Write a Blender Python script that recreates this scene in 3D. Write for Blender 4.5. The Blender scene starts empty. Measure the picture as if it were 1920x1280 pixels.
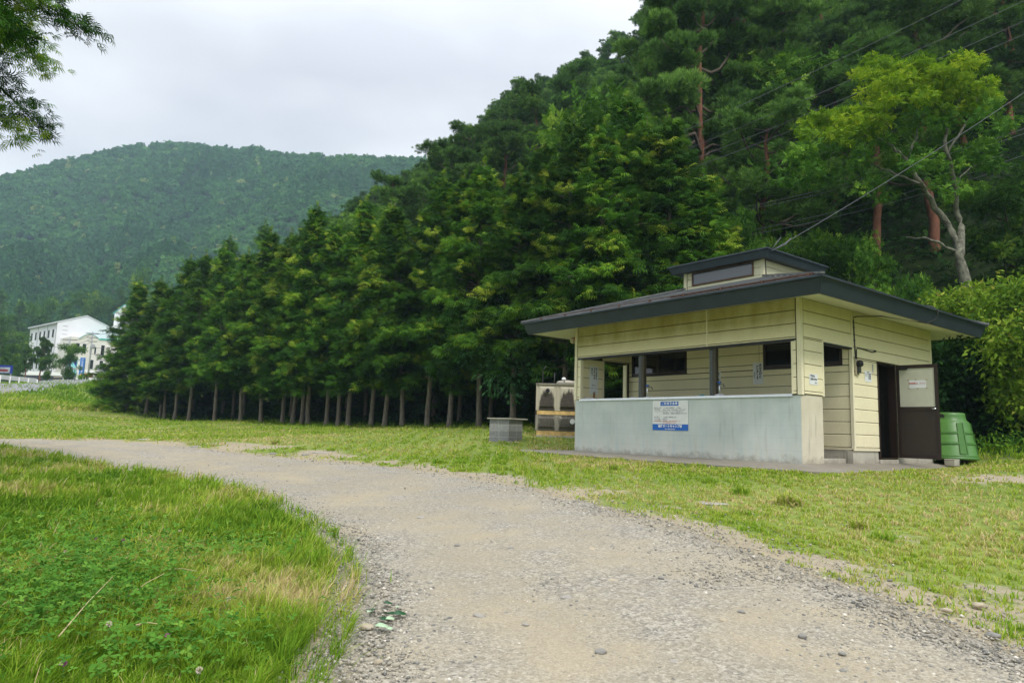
import bpy, bmesh, math, random
import numpy as np
from mathutils import Vector, Matrix, noise as mnoise

SC = bpy.context.scene
COL = SC.collection
R_ = math.radians

# ------------------------------------------------------------------ camera
F_PX = 1314.75; PITCH = 0.12838; ROLL = 0.03104; CAMZ = 0.394
cp, sp = math.cos(PITCH), math.sin(PITCH)
fwd = Vector((0, cp, sp)); up0 = Vector((0, -sp, cp)); rt0 = Vector((1, 0, 0))
cr, sr = math.cos(ROLL), math.sin(ROLL)
rt = rt0 * cr + up0 * sr; upv = -rt0 * sr + up0 * cr
cd = bpy.data.cameras.new('camera'); cam = bpy.data.objects.new('camera', cd); COL.objects.link(cam)
cd.sensor_fit = 'HORIZONTAL'; cd.sensor_width = 36; cd.lens = F_PX / 1920 * 36
cd.clip_start = 0.05; cd.clip_end = 6000
m = Matrix((rt, upv, -fwd)).transposed().to_4x4(); m.translation = (0, 0, CAMZ)
cam.matrix_world = m
SC.camera = cam

# ------------------------------------------------------------------ world, sun, exposure
SUN_EL, SUN_AZ = R_(50), R_(158)        # azimuth measured clockwise from +Y
w = bpy.data.worlds.new('World'); SC.world = w; w.use_nodes = True
nt = w.node_tree; N = nt.nodes; L = nt.links
for n in list(N): N.remove(n)
out = N.new('ShaderNodeOutputWorld'); bg = N.new('ShaderNodeBackground'); bg.inputs[1].default_value = 0.1
sky = N.new('ShaderNodeTexSky'); sky.sky_type = 'NISHITA'; sky.sun_disc = False
sky.sun_elevation = SUN_EL; sky.sun_rotation = SUN_AZ
tc = N.new('ShaderNodeTexCoord'); sx = N.new('ShaderNodeSeparateXYZ'); L.new(tc.outputs['Generated'], sx.inputs[0])
mp = N.new('ShaderNodeMapping'); mp.inputs['Scale'].default_value = (1.0, 1.0, 2.2); L.new(tc.outputs['Generated'], mp.inputs[0])
nz = N.new('ShaderNodeTexNoise'); nz.inputs['Scale'].default_value = 2.0; nz.inputs['Detail'].default_value = 5; nz.inputs['Roughness'].default_value = .45
L.new(mp.outputs[0], nz.inputs[0])
cr1 = N.new('ShaderNodeValToRGB')
cr1.color_ramp.elements[0].position = .40; cr1.color_ramp.elements[0].color = (5.7, 5.85, 6.35, 1)
cr1.color_ramp.elements[1].position = .62; cr1.color_ramp.elements[1].color = (8.1, 8.2, 8.4, 1)
L.new(nz.outputs[0], cr1.inputs[0])
el = N.new('ShaderNodeMapRange'); el.inputs['From Min'].default_value = .45; el.inputs['From Max'].default_value = 1.0
el.inputs['To Min'].default_value = .94; el.inputs['To Max'].default_value = 2.6
L.new(sx.outputs['Z'], el.inputs['Value'])
ml = N.new('ShaderNodeVectorMath'); ml.operation = 'SCALE'
L.new(cr1.outputs[0], ml.inputs[0]); L.new(el.outputs[0], ml.inputs['Scale'])
mx = N.new('ShaderNodeMixRGB'); mx.inputs[0].default_value = .92
L.new(sky.outputs[0], mx.inputs[1]); L.new(ml.outputs[0], mx.inputs[2])
L.new(mx.outputs[0], bg.inputs[0]); L.new(bg.outputs[0], out.inputs[0])
sl = bpy.data.lights.new('sun', 'SUN'); sl.energy = 1.5; sl.angle = R_(10); sl.color = (1, .96, .9)
so = bpy.data.objects.new('sun', sl); COL.objects.link(so)
sd = Vector((math.sin(SUN_AZ) * math.cos(SUN_EL), math.cos(SUN_AZ) * math.cos(SUN_EL), math.sin(SUN_EL)))
so.rotation_euler = sd.to_track_quat('Z', 'Y').to_euler(); so.location = (0, -20, 60)
SC.view_settings.view_transform = 'Standard'; SC.view_settings.look = 'None'
SC.view_settings.exposure = 0.62; SC.view_settings.gamma = 1.0
SC.cycles.max_bounces = 6; SC.cycles.transparent_max_bounces = 8; SC.cycles.volume_bounces = 0
SC.cycles.use_denoising = True; SC.cycles.denoiser = 'OPENIMAGEDENOISE'; SC.cycles.denoising_prefilter = 'ACCURATE'; SC.cycles.denoising_input_passes = 'RGB_ALBEDO_NORMAL'

# ------------------------------------------------------------------ helpers
rng = np.random.default_rng(7)
random.seed(5)

def tag(o, label=None, cat=None, group=None, kind=None):
    if label: o['label'] = label
    if cat: o['category'] = cat
    if group: o['group'] = group
    if kind: o['kind'] = kind
    return o

def empty(name, loc=(0, 0, 0), rz=0.0, label=None, cat=None, group=None):
    o = bpy.data.objects.new(name, None); COL.objects.link(o); o.empty_display_size = .2
    o.location = loc; o.rotation_euler = (0, 0, rz)
    return tag(o, label, cat, group)

def copy_tree(o, parent=None):
    c = o.copy(); COL.objects.link(c); c.parent = parent
    for ch in list(o.children): copy_tree(ch, c)
    return c

class MB:
    def __init__(s): s.v = []; s.f = []; s.mi = []; s.sm = []
    def add(s, vs, fs, mi=0, smooth=False):
        b = len(s.v); s.v += [tuple(v) for v in vs]
        for f in fs: s.f.append([b + i for i in f]); s.mi.append(mi); s.sm.append(smooth)
        return s
    def box(s, x0, y0, z0, x1, y1, z1, mi=0):
        v = [(x, y, z) for z in (z0, z1) for x, y in ((x0, y0), (x1, y0), (x1, y1), (x0, y1))]
        return s.add(v, [(3, 2, 1, 0), (4, 5, 6, 7), (0, 1, 5, 4), (1, 2, 6, 5), (2, 3, 7, 6), (3, 0, 4, 7)], mi)
    def bar(s, a, b, w, h, mi=0):          # rectangular bar between two points
        a = Vector(a); b = Vector(b); d = (b - a).normalized()
        u = Vector((0, 0, 1)) if abs(d.z) < .95 else Vector((1, 0, 0))
        sd_ = d.cross(u).normalized() * w / 2; uu = sd_.cross(d).normalized() * h / 2
        v = [p + i * sd_ + j * uu for p in (a, b) for i, j in ((-1, -1), (1, -1), (1, 1), (-1, 1))]
        return s.add(v, [(3, 2, 1, 0), (4, 5, 6, 7), (0, 1, 5, 4), (1, 2, 6, 5), (2, 3, 7, 6), (3, 0, 4, 7)], mi)
    def tube(s, pts, rad, n=8, mi=0, cap=True):
        pts = [Vector(p) for p in pts]
        if not hasattr(rad, '__len__'): rad = [rad] * len(pts)
        b = len(s.v)
        for i, p in enumerate(pts):
            d = (pts[min(i + 1, len(pts) - 1)] - pts[max(i - 1, 0)]).normalized()
            u = Vector((0, 0, 1)) if abs(d.z) < .9 else Vector((1, 0, 0))
            a = d.cross(u).normalized(); c = a.cross(d)
            for k in range(n):
                t = 2 * math.pi * k / n
                s.v.append(tuple(p + rad[i] * (math.cos(t) * a + math.sin(t) * c)))
        for i in range(len(pts) - 1):
            for k in range(n):
                k2 = (k + 1) % n
                s.f.append([b + i * n + k, b + i * n + k2, b + (i + 1) * n + k2, b + (i + 1) * n + k]); s.mi.append(mi); s.sm.append(True)
        if cap:
            s.f.append([b + k for k in range(n)][::-1]); s.mi.append(mi); s.sm.append(False)
            s.f.append([b + (len(pts) - 1) * n + k for k in range(n)]); s.mi.append(mi); s.sm.append(False)
        return s
    def lathe(s, prof, c=(0, 0, 0), n=24, mi=0):
        return s.tube([(c[0], c[1], c[2] + z) for r, z in prof], [max(r, 1e-4) for r, z in prof], n, mi)
    def prism(s, poly, z0, z1, mi=0):
        n = len(poly)
        v = [(p[0], p[1], z0) for p in poly] + [(p[0], p[1], z1) for p in poly]
        return s.add(v, [list(range(n))[::-1], list(range(n, 2 * n))] + [(i, (i + 1) % n, n + (i + 1) % n, n + i) for i in range(n)], mi)
    def build(s, name, mat, parent=None, bevel=0):
        me = bpy.data.meshes.new(name); me.from_pydata(s.v, [], s.f)
        for mm in (mat if isinstance(mat, (list, tuple)) else [mat]): me.materials.append(mm)
        for p, mi, sm in zip(me.polygons, s.mi, s.sm): p.material_index = mi; p.use_smooth = sm
        bm = bmesh.new(); bm.from_mesh(me); bmesh.ops.recalc_face_normals(bm, faces=bm.faces); bm.to_mesh(me); bm.free()
        o = bpy.data.objects.new(name, me); COL.objects.link(o); o.parent = parent
        if bevel:
            md = o.modifiers.new('bevel', 'BEVEL'); md.width = bevel; md.segments = 2; md.limit_method = 'ANGLE'
        return o

def npmesh(name, V, F, mat, tint=None, smooth=False):
    """V (n,3); F list of (m,k) index arrays of polygons with k corners"""
    me = bpy.data.meshes.new(name)
    V = np.ascontiguousarray(V, dtype=np.float32)
    me.vertices.add(len(V)); me.vertices.foreach_set('co', V.ravel())
    F = [np.asarray(f, dtype=np.int32) for f in F if len(f)]
    loops = np.concatenate([f.ravel() for f in F]); cnt = np.concatenate([np.full(len(f), f.shape[1], np.int32) for f in F])
    me.loops.add(len(loops)); me.loops.foreach_set('vertex_index', loops)
    st = np.zeros(len(cnt), np.int32); st[1:] = np.cumsum(cnt)[:-1]
    me.polygons.add(len(cnt)); me.polygons.foreach_set('loop_start', st)
    if smooth: me.polygons.foreach_set('use_smooth', np.ones(len(cnt), bool))
    me.update(calc_edges=True)
    if tint is not None:
        a = me.attributes.new('tint', 'FLOAT', 'POINT'); a.data.foreach_set('value', np.ascontiguousarray(tint, dtype=np.float32))
    me.materials.append(mat)
    return me

def linkmesh(name, me, parent=None):
    o = bpy.data.objects.new(name, me); COL.objects.link(o); o.parent = parent; return o

def vnoise(x, y, s=1.0, seed=0):
    x = np.asarray(x, float) / s + 37.1 * seed; y = np.asarray(y, float) / s - 11.7 * seed
    xi = np.floor(x); yi = np.floor(y); fx = x - xi; fy = y - yi
    fx = fx * fx * (3 - 2 * fx); fy = fy * fy * (3 - 2 * fy)
    def h(a, b):
        v = np.sin(a * 127.1 + b * 311.7 + seed * 17.3) * 43758.5453
        return v - np.floor(v)
    return (h(xi, yi) * (1 - fx) + h(xi + 1, yi) * fx) * (1 - fy) + (h(xi, yi + 1) * (1 - fx) + h(xi + 1, yi + 1) * fx) * fy

def fbm(x, y, s, seed=0, o=3):
    v = 0; a = .5; t = 0
    for i in range(o): v = v + a * vnoise(x, y, s / 2 ** i, seed + i); t += a; a *= .5
    return v / t

def unit(a): return a / np.maximum(np.linalg.norm(a, axis=-1, keepdims=True), 1e-9)

def scatter(P, D, Nn, S, tmpl, W=1.0):
    """place template (verts, faces lists) at P, x along D, z near Nn, scale S"""
    tv, tf = tmpl
    D = unit(D); side = unit(np.cross(Nn, D)); up = np.cross(D, side)
    S = np.broadcast_to(np.asarray(S, float), (len(P),)); W = np.broadcast_to(np.asarray(W, float), (len(P),))
    V = P[:, None, :] + S[:, None, None] * (tv[None, :, 0, None] * D[:, None, :] + (tv[None, :, 1, None] * W[:, None, None]) * side[:, None, :] + tv[None, :, 2, None] * up[:, None, :])
    k = len(tv); base = (np.arange(len(P)) * k)[:, None, None]
    F = [(f[None] + base).reshape(-1, f.shape[1]) for f in tf]
    return V.reshape(-1, 3), F, k

def merge(parts):
    V = []; Fs = {}; T = []; b = 0
    for v, F, t in parts:
        V.append(v); T.append(t)
        for f in F: Fs.setdefault(f.shape[1], []).append(f + b)
        b += len(v)
    return np.concatenate(V), [np.concatenate(x) for x in Fs.values()], np.concatenate(T)

# leaf templates
def t_spray():
    v = []; f = []
    for a, l in ((-70, .5), (-46, .74), (-24, .92), (-3, 1.0), (18, .95), (40, .78), (64, .55)):
        a = R_(a); b = len(v); c, s_ = math.cos(a), math.sin(a)
        def pt(r, o, z): return (c * r - s_ * o, s_ * r + c * o, z)
        v += [pt(0, 0, 0), pt(l * .6, -.055, .06), pt(l, 0, -.2 - .1 * abs(math.sin(a))), pt(l * .6, .055, .06)]
        f.append((b, b + 1, b + 2, b + 3))
    return np.array(v), [np.array(f)]
def t_tuft(n=9, wd=.06, spread=.75):
    r = random.Random(3); v = []; f = []
    for i in range(n):
        a = 2 * math.pi * i / n + r.random(); e = spread * (.35 + .65 * r.random())
        d = Vector((math.cos(e), math.sin(e) * math.cos(a), math.sin(e) * math.sin(a)))
        s_ = Vector((0, -math.sin(a), math.cos(a))) * wd; b = len(v)
        v += [tuple(s_ * .6), tuple(d * .6 + s_), tuple(d), tuple(d * .6 - s_)]; f.append((b, b + 1, b + 2, b + 3))
    return np.array(v), [np.array(f)]
def t_leaf():
    v = [(0, 0, 0), (.35, -.26, .05), (1, 0, -.12), (.35, .26, .05), (.45, 0, -.02)]
    return np.array(v), [np.array([(0, 1, 2, 4), (0, 4, 2, 3)])]
def t_twig(n=5):      # a twig with alternate leaves
    v = []; f = []
    for i in range(n):
        x = i / n * .7; sgn = 1 if i % 2 else -1; a = R_(48 * sgn) if i < n - 1 else 0
        c, s_ = math.cos(a), math.sin(a); b = len(v)
        for px, py, pz in ((0, 0, 0), (.2, -.12, .03), (.48, 0, -.08), (.2, .12, .03)):
            v.append((x + c * px - s_ * py, s_ * px + c * py, pz - .1 * x * x))
        f.append((b, b + 1, b + 2, b + 3))
    return np.array(v), [np.array(f)]
def t_blade():
    v = [(-.0, -.5, 0), (0, .5, 0), (.45, .38, .09), (.45, -.38, .09), (.8, .2, -.02), (.8, -.2, -.02), (1, 0, -.2)]
    return np.array(v), [np.array([(0, 1, 2, 3), (3, 2, 4, 5)]), np.array([(5, 4, 6)])]
def t_clover():
    v = []; f = []
    for a in (0, 125, 235):
        a = R_(a); c, s_ = math.cos(a), math.sin(a); b = len(v)
        for px, py, pz in ((0, 0, 0), (.55, -.36, .16), (1, -.1, .06), (1, .1, .06), (.55, .36, .16)):
            v.append((c * px - s_ * py, s_ * px + c * py, pz))
        f.append((b, b + 1, b + 2, b + 3, b + 4))
    return np.array(v), [np.array(f)]
SPRAY, TUFT, LEAF, TWIG, BLADE, CLOVER = t_spray(), t_tuft(), t_leaf(), t_twig(), t_blade(), t_clover()

# ------------------------------------------------------------------ materials
def mat(name):
    m_ = bpy.data.materials.new(name); m_.use_nodes = True
    return m_, m_.node_tree, m_.node_tree.nodes['Principled BSDF']
def ramp(nt_, stops, src=None):
    r = nt_.nodes.new('ShaderNodeValToRGB'); e = r.color_ramp.elements
    while len(e) < len(stops): e.new(.5)
    for q, (p, c) in zip(e, stops): q.position = p; q.color = (*c, 1) if len(c) == 3 else c
    if src is not None: nt_.links.new(src, r.inputs[0])
    return r
def noise_node(nt_, scale, detail=4, rough=.55, coord='Object', sc=(1, 1, 1)):
    t = nt_.nodes.new('ShaderNodeTexCoord'); mpp = nt_.nodes.new('ShaderNodeMapping'); mpp.inputs['Scale'].default_value = sc
    nt_.links.new(t.outputs[coord], mpp.inputs[0])
    n_ = nt_.nodes.new('ShaderNodeTexNoise'); n_.inputs['Scale'].default_value = scale; n_.inputs['Detail'].default_value = detail; n_.inputs['Roughness'].default_value = rough
    nt_.links.new(mpp.outputs[0], n_.inputs[0]); return n_
def mixc(nt_, a, b, fac, mode='MIX'):
    x = nt_.nodes.new('ShaderNodeMixRGB'); x.blend_type = mode
    for i, s_ in ((0, fac), (1, a), (2, b)):
        if isinstance(s_, (int, float)): x.inputs[i].default_value = s_
        elif isinstance(s_, tuple): x.inputs[i].default_value = (*s_, 1) if len(s_) == 3 else s_
        else: nt_.links.new(s_, x.inputs[i])
    return x.outputs[0]
def bump(nt_, src, dist, strength, bs):
    b = nt_.nodes.new('ShaderNodeBump'); b.inputs['Distance'].default_value = dist; b.inputs['Strength'].default_value = strength
    nt_.links.new(src, b.inputs['Height']); nt_.links.new(b.outputs[0], bs.inputs['Normal'])

def simple(name, c, rough=.6, metal=0.0, var=.12, nscale=6, bmp=0.0, spec=.4):
    m_, t, bs = mat(name)
    n_ = noise_node(t, nscale)
    c1 = tuple(max(0, x * (1 - var)) for x in c); c2 = tuple(x * (1 + var) for x in c)
    r = ramp(t, [(.3, c1), (.7, c2)], n_.outputs[0]); t.links.new(r.outputs[0], bs.inputs['Base Color'])
    bs.inputs['Roughness'].default_value = rough; bs.inputs['Metallic'].default_value = metal
    bs.inputs['Specular IOR Level'].default_value = spec
    if bmp: n2 = noise_node(t, nscale * 12); bump(t, n2.outputs[0], bmp, .5, bs)
    return m_

def foliage(name, stops, transl=.3, rough=.7, objvar=.25, hue=0.0):
    m_, t, bs = mat(name)
    at = t.nodes.new('ShaderNodeAttribute'); at.attribute_name = 'tint'
    r = ramp(t, stops, at.outputs['Fac'])
    oi = t.nodes.new('ShaderNodeObjectInfo')
    mr = t.nodes.new('ShaderNodeMapRange'); mr.inputs['To Min'].default_value = 1 - objvar; mr.inputs['To Max'].default_value = 1 + objvar
    t.links.new(oi.outputs['Random'], mr.inputs['Value'])
    hs = t.nodes.new('ShaderNodeHueSaturation'); t.links.new(r.outputs[0], hs.inputs['Color']); t.links.new(mr.outputs[0], hs.inputs['Value'])
    t.links.new(hs.outputs[0], bs.inputs['Base Color']); bs.inputs['Roughness'].default_value = rough
    bs.inputs['Specular IOR Level'].default_value = .10
    tr = t.nodes.new('ShaderNodeBsdfTranslucent'); t.links.new(hs.outputs[0], tr.inputs[0])
    mxs = t.nodes.new('ShaderNodeMixShader'); mxs.inputs[0].default_value = transl
    t.links.new(bs.outputs[0], mxs.inputs[1]); t.links.new(tr.outputs[0], mxs.inputs[2])
    t.links.new(mxs.outputs[0], t.nodes['Material Output'].inputs[0])
    return m_

M = {}
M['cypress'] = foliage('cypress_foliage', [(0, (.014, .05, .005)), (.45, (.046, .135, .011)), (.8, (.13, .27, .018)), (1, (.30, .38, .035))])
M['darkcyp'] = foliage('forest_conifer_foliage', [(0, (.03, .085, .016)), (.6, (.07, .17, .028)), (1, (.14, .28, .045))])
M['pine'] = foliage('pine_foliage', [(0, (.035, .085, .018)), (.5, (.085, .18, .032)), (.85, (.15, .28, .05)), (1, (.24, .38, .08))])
M['leafy'] = foliage('broadleaf_foliage', [(0, (.03, .09, .010)), (.5, (.07, .18, .018)), (.85, (.16, .30, .03)), (1, (.28, .42, .05))], transl=.35)
M['bright'] = foliage('bright_foliage', [(0, (.06, .15, .01)), (.5, (.20, .36, .015)), (1, (.48, .58, .03))], transl=.4)
M['vine'] = foliage('vine_foliage', [(0, (.06, .15, .014)), (.5, (.20, .36, .025)), (.85, (.38, .53, .05)), (1, (.5, .48, .09))], transl=.35)
M['ivy'] = foliage('ivy_foliage', [(0, (.04, .13, .045)), (.5, (.09, .25, .085)), (1, (.20, .40, .16))], transl=.25)
M['under'] = foliage('undergrowth_foliage', [(0, (.010, .038, .006)), (.6, (.028, .09, .012)), (1, (.08, .18, .026))])
M['grass'] = foliage('grass_blades', [(0, (.09, .20, .012)), (.4, (.20, .35, .022)), (.72, (.36, .44, .05)), (.88, (.50, .47, .15)), (1, (.64, .50, .28))], transl=.35, objvar=0)
M['clover'] = foliage('clover_leaves', [(0, (.05, .16, .018)), (.6, (.11, .27, .03)), (1, (.24, .42, .06))], transl=.3, objvar=0)
M['mountain_leaf'] = foliage('mountain_foliage', [(0, (.015, .07, .02)), (.5, (.045, .15, .035)), (.9, (.10, .24, .045)), (1, (.22, .28, .08))], objvar=0)

def bark(name, c1, c2, sc=(1, 1, .15), scale=18):
    m_, t, bs = mat(name)
    n_ = noise_node(t, scale, 6, .65, sc=sc)
    r = ramp(t, [(.3, c1), (.7, c2)], n_.outputs[0]); t.links.new(r.outputs[0], bs.inputs['Base Color'])
    bs.inputs['Roughness'].default_value = .9; bs.inputs['Specular IOR Level'].default_value = .15
    bump(t, n_.outputs[0], .03, .8, bs); return m_
M['bark'] = bark('cypress_bark', (.10, .085, .07), (.30, .25, .20))
M['redbark'] = bark('red_pine_bark', (.09, .038, .024), (.26, .12, .075), sc=(1, 1, .4), scale=6)
M['mossbark'] = bark('mottled_bark', (.05, .045, .035), (.29, .29, .22), sc=(1, 1, .8), scale=9)
M['twig'] = bark('twig_bark', (.05, .04, .03), (.16, .13, .1))

def gravel_nodes(t):
    n1 = noise_node(t, .55, 5, .6); n2 = noise_node(t, 60, 4, .7); 
    tcn = t.nodes.new('ShaderNodeTexCoord')
    vo = t.nodes.new('ShaderNodeTexVoronoi'); vo.inputs['Scale'].default_value = 55; t.links.new(tcn.outputs['Object'], vo.inputs[0])
    vo2 = t.nodes.new('ShaderNodeTexVoronoi'); vo2.inputs['Scale'].default_value = 130; t.links.new(tcn.outputs['Object'], vo2.inputs[0])
    dirt = ramp(t, [(.35, (.32, .282, .205)), (.65, (.46, .388, .262))], n1.outputs[0]).outputs[0]
    g = t.nodes.new('ShaderNodeSeparateColor'); t.links.new(vo.outputs['Color'], g.inputs[0])
    st = ramp(t, [(0, (.14, .135, .12)), (.5, (.29, .275, .235)), (1, (.52, .49, .42))], g.outputs[0]).outputs[0]
    g2 = t.nodes.new('ShaderNodeSeparateColor'); t.links.new(vo2.outputs['Color'], g2.inputs[0])
    st2 = ramp(t, [(0, (.18, .165, .13)), (.5, (.36, .315, .23)), (1, (.50, .45, .35))], g2.outputs[0]).outputs[0]
    n3 = noise_node(t, 1.3, 6, .7)
    at_ = t.nodes.new('ShaderNodeAttribute'); at_.attribute_name = 'loose'
    sm = t.nodes.new('ShaderNodeMath'); sm.operation = 'ADD'; t.links.new(n3.outputs[0], sm.inputs[0]); t.links.new(at_.outputs['Fac'], sm.inputs[1])
    f1 = ramp(t, [(.42, (.06,) * 3), (.72, (.85,) * 3)], sm.outputs[0]).outputs[0]
    f0 = ramp(t, [(.35, (.22,) * 3), (.65, (.75,) * 3)], sm.outputs[0]).outputs[0]; c = mixc(t, dirt, st2, f0); c = mixc(t, c, st, f1)
    c = mixc(t, c, ramp(t, [(.3, (.75,) * 3), (.7, (1.15,) * 3)], n2.outputs[0]).outputs[0], .8, 'MULTIPLY')
    h = mixc(t, g.outputs[0], n2.outputs[0], .5)
    return c, h
M['road'], t, bs = mat('gravel_surface')
c, h = gravel_nodes(t); t.links.new(c, bs.inputs['Base Color']); bs.inputs['Roughness'].default_value = .95; bs.inputs['Specular IOR Level'].default_value = .15
bump(t, h, .015, .8, bs)

M['ground'], t, bs = mat('meadow_soil')
c, h = gravel_nodes(t)
n1 = noise_node(t, .35, 5, .6); n2 = noise_node(t, 9, 6, .7)
gr = ramp(t, [(.3, (.12, .18, .03)), (.55, (.21, .26, .06)), (.75, (.31, .30, .11))], n1.outputs[0]).outputs[0]
gr2 = ramp(t, [(.35, (.07, .11, .025)), (.6, (.22, .28, .06)), (.75, (.36, .32, .17))], n2.outputs[0]).outputs[0]
gr = mixc(t, gr, gr2, .5)
a = t.nodes.new('ShaderNodeAttribute'); a.attribute_name = 'tint'
n4 = noise_node(t, 5, 6, .7)
fa = t.nodes.new('ShaderNodeMath'); fa.operation = 'ADD'; t.links.new(a.outputs['Fac'], fa.inputs[0]); t.links.new(n4.outputs[0], fa.inputs[1])
soil = ramp(t, [(.35, (.25, .2, .13)), (.65, (.40, .33, .2))], n2.outputs[0]).outputs[0]; c = mixc(t, c, soil, .45)
ff = ramp(t, [(.85, (0, 0, 0)), (1.05, (1, 1, 1))], None); 
mm_ = t.nodes.new('ShaderNodeMath'); mm_.operation = 'SUBTRACT'; t.links.new(fa.outputs[0], mm_.inputs[0]); mm_.inputs[1].default_value = .0
ff.color_ramp.elements[1].position = 1.0; ff.color_ramp.elements[0].position = .8
t.links.new(mm_.outputs[0], ff.inputs[0])
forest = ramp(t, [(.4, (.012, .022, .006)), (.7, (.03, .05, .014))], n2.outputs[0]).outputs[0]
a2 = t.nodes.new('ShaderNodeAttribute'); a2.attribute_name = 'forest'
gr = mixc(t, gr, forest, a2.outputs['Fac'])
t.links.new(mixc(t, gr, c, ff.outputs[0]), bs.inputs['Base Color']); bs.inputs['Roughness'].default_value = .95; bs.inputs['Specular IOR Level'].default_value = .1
bump(t, h, .01, .6, bs)

M['asphalt'] = simple('asphalt', (.24, .24, .25), .9, var=.1, nscale=2, bmp=.004)
M['hill'] = simple('forest_floor', (.025, .05, .018), .95, var=.4, nscale=.3)

def siding_mat(name, c, eave_shade=(.25, .21, .03), topz=2.60, amt=.8):
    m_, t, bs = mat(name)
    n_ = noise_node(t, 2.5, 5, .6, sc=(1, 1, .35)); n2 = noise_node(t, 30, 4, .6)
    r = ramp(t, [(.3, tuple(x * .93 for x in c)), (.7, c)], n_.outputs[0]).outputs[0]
    # shade below the eave painted in as an olive tint, deeper on the upper boards
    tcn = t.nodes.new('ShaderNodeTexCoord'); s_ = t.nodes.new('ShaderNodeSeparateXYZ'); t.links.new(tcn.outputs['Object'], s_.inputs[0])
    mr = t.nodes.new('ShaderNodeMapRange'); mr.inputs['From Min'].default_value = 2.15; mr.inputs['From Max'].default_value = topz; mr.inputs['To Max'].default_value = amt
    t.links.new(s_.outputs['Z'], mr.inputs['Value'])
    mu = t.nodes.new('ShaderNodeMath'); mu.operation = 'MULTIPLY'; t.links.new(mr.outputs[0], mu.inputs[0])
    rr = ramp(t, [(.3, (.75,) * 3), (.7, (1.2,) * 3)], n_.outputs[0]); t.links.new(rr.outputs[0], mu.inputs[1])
    c_ = mixc(t, r, eave_shade, mu.outputs[0])
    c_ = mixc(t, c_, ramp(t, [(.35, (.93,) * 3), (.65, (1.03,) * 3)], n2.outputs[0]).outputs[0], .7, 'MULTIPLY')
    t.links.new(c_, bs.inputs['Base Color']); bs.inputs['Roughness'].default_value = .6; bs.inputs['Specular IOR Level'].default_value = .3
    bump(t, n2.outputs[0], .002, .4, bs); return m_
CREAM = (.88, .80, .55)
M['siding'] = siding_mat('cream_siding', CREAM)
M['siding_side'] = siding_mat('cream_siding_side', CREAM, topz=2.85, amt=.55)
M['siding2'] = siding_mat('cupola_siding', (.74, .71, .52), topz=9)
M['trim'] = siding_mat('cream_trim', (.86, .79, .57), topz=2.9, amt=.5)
M['gap'] = simple('siding_joint', (.05, .045, .02), .9)
M['soffit'] = simple('soffit_board', (.62, .60, .48), .7, var=.05)
M['slate'] = simple('slate_metal', (.028, .040, .050), .5, metal=.0, var=.15, nscale=3, spec=.3)
M['roof'] = simple('roof_metal', (.13, .133, .137), .55, metal=.0, var=.25, nscale=4, spec=.4)
M['rust'] = simple('rusty_iron', (.11, .06, .042), .85, var=.4, nscale=14)
M['brown'] = simple('brown_aluminium', (.028, .016, .012), .38, metal=.0, var=.1, spec=.4)
M['brownpanel'] = simple('brown_panel', (.036, .026, .018), .5, var=.1)
M['whitepanel'] = simple('frosted_panel', (.55, .55, .44), .35, var=.05)
M['darkglass'] = simple('dark_glass', (.012, .012, .012), .08, var=.0, spec=.8)
M['skyglass'] = simple('reflecting_glass', (.06, .07, .08), .06, var=.0, spec=1.0)
M['steel'] = simple('stainless_steel', (.75, .76, .78), .25, metal=1, var=.05)
M['post'] = simple('dark_square_post', (.045, .055, .05), .35, var=.3, nscale=20, spec=.6)
M['postside'] = simple('brown_post_side', (.07, .058, .04), .6, var=.2, nscale=20)
M['black'] = simple('black_plastic', (.015, .015, .017), .5, var=.05)
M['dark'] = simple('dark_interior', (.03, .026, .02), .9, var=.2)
M['cable'] = simple('cable_grey', (.06, .06, .06), .6, var=.05)
M['white'] = simple('white_paint', (.78, .78, .77), .5, var=.04)
M['paper'] = simple('paper', (.78, .80, .82), .6, var=.03)
M['ink'] = simple('black_ink', (.06, .06, .07), .7, var=0)
M['redink'] = simple('red_ink', (.65, .22, .2), .7, var=0)
M['greyink'] = simple('grey_ink', (.25, .26, .28), .7, var=0)
M['signblue'] = simple('sign_blue', (.012, .13, .52), .4, var=.03)
M['green'] = simple('green_plastic', (.075, .20, .04), .42, var=.1, nscale=5, spec=.45)
M['meter'] = simple('meter_housing', (.42, .36, .26), .6)
M['switch'] = simple('brown_switch', (.3, .17, .06), .5)
M['red'] = simple('red_paint', (.35, .02, .03), .4)
M['teal'] = simple('teal_cloth', (.02, .25, .30), .9)
M['rag'] = simple('pale_cloth', (.55, .55, .58), .9, var=.2, nscale=30)
M['stone'] = simple('pale_stone', (.33, .31, .27), .9, var=.3, nscale=20, bmp=.004)
M['stone2'] = simple('grey_stone', (.25, .24, .215), .9, var=.3, nscale=20, bmp=.004)
M['stone3'] = simple('tan_stone', (.42, .36, .26), .9, var=.25, nscale=20, bmp=.004)

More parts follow.
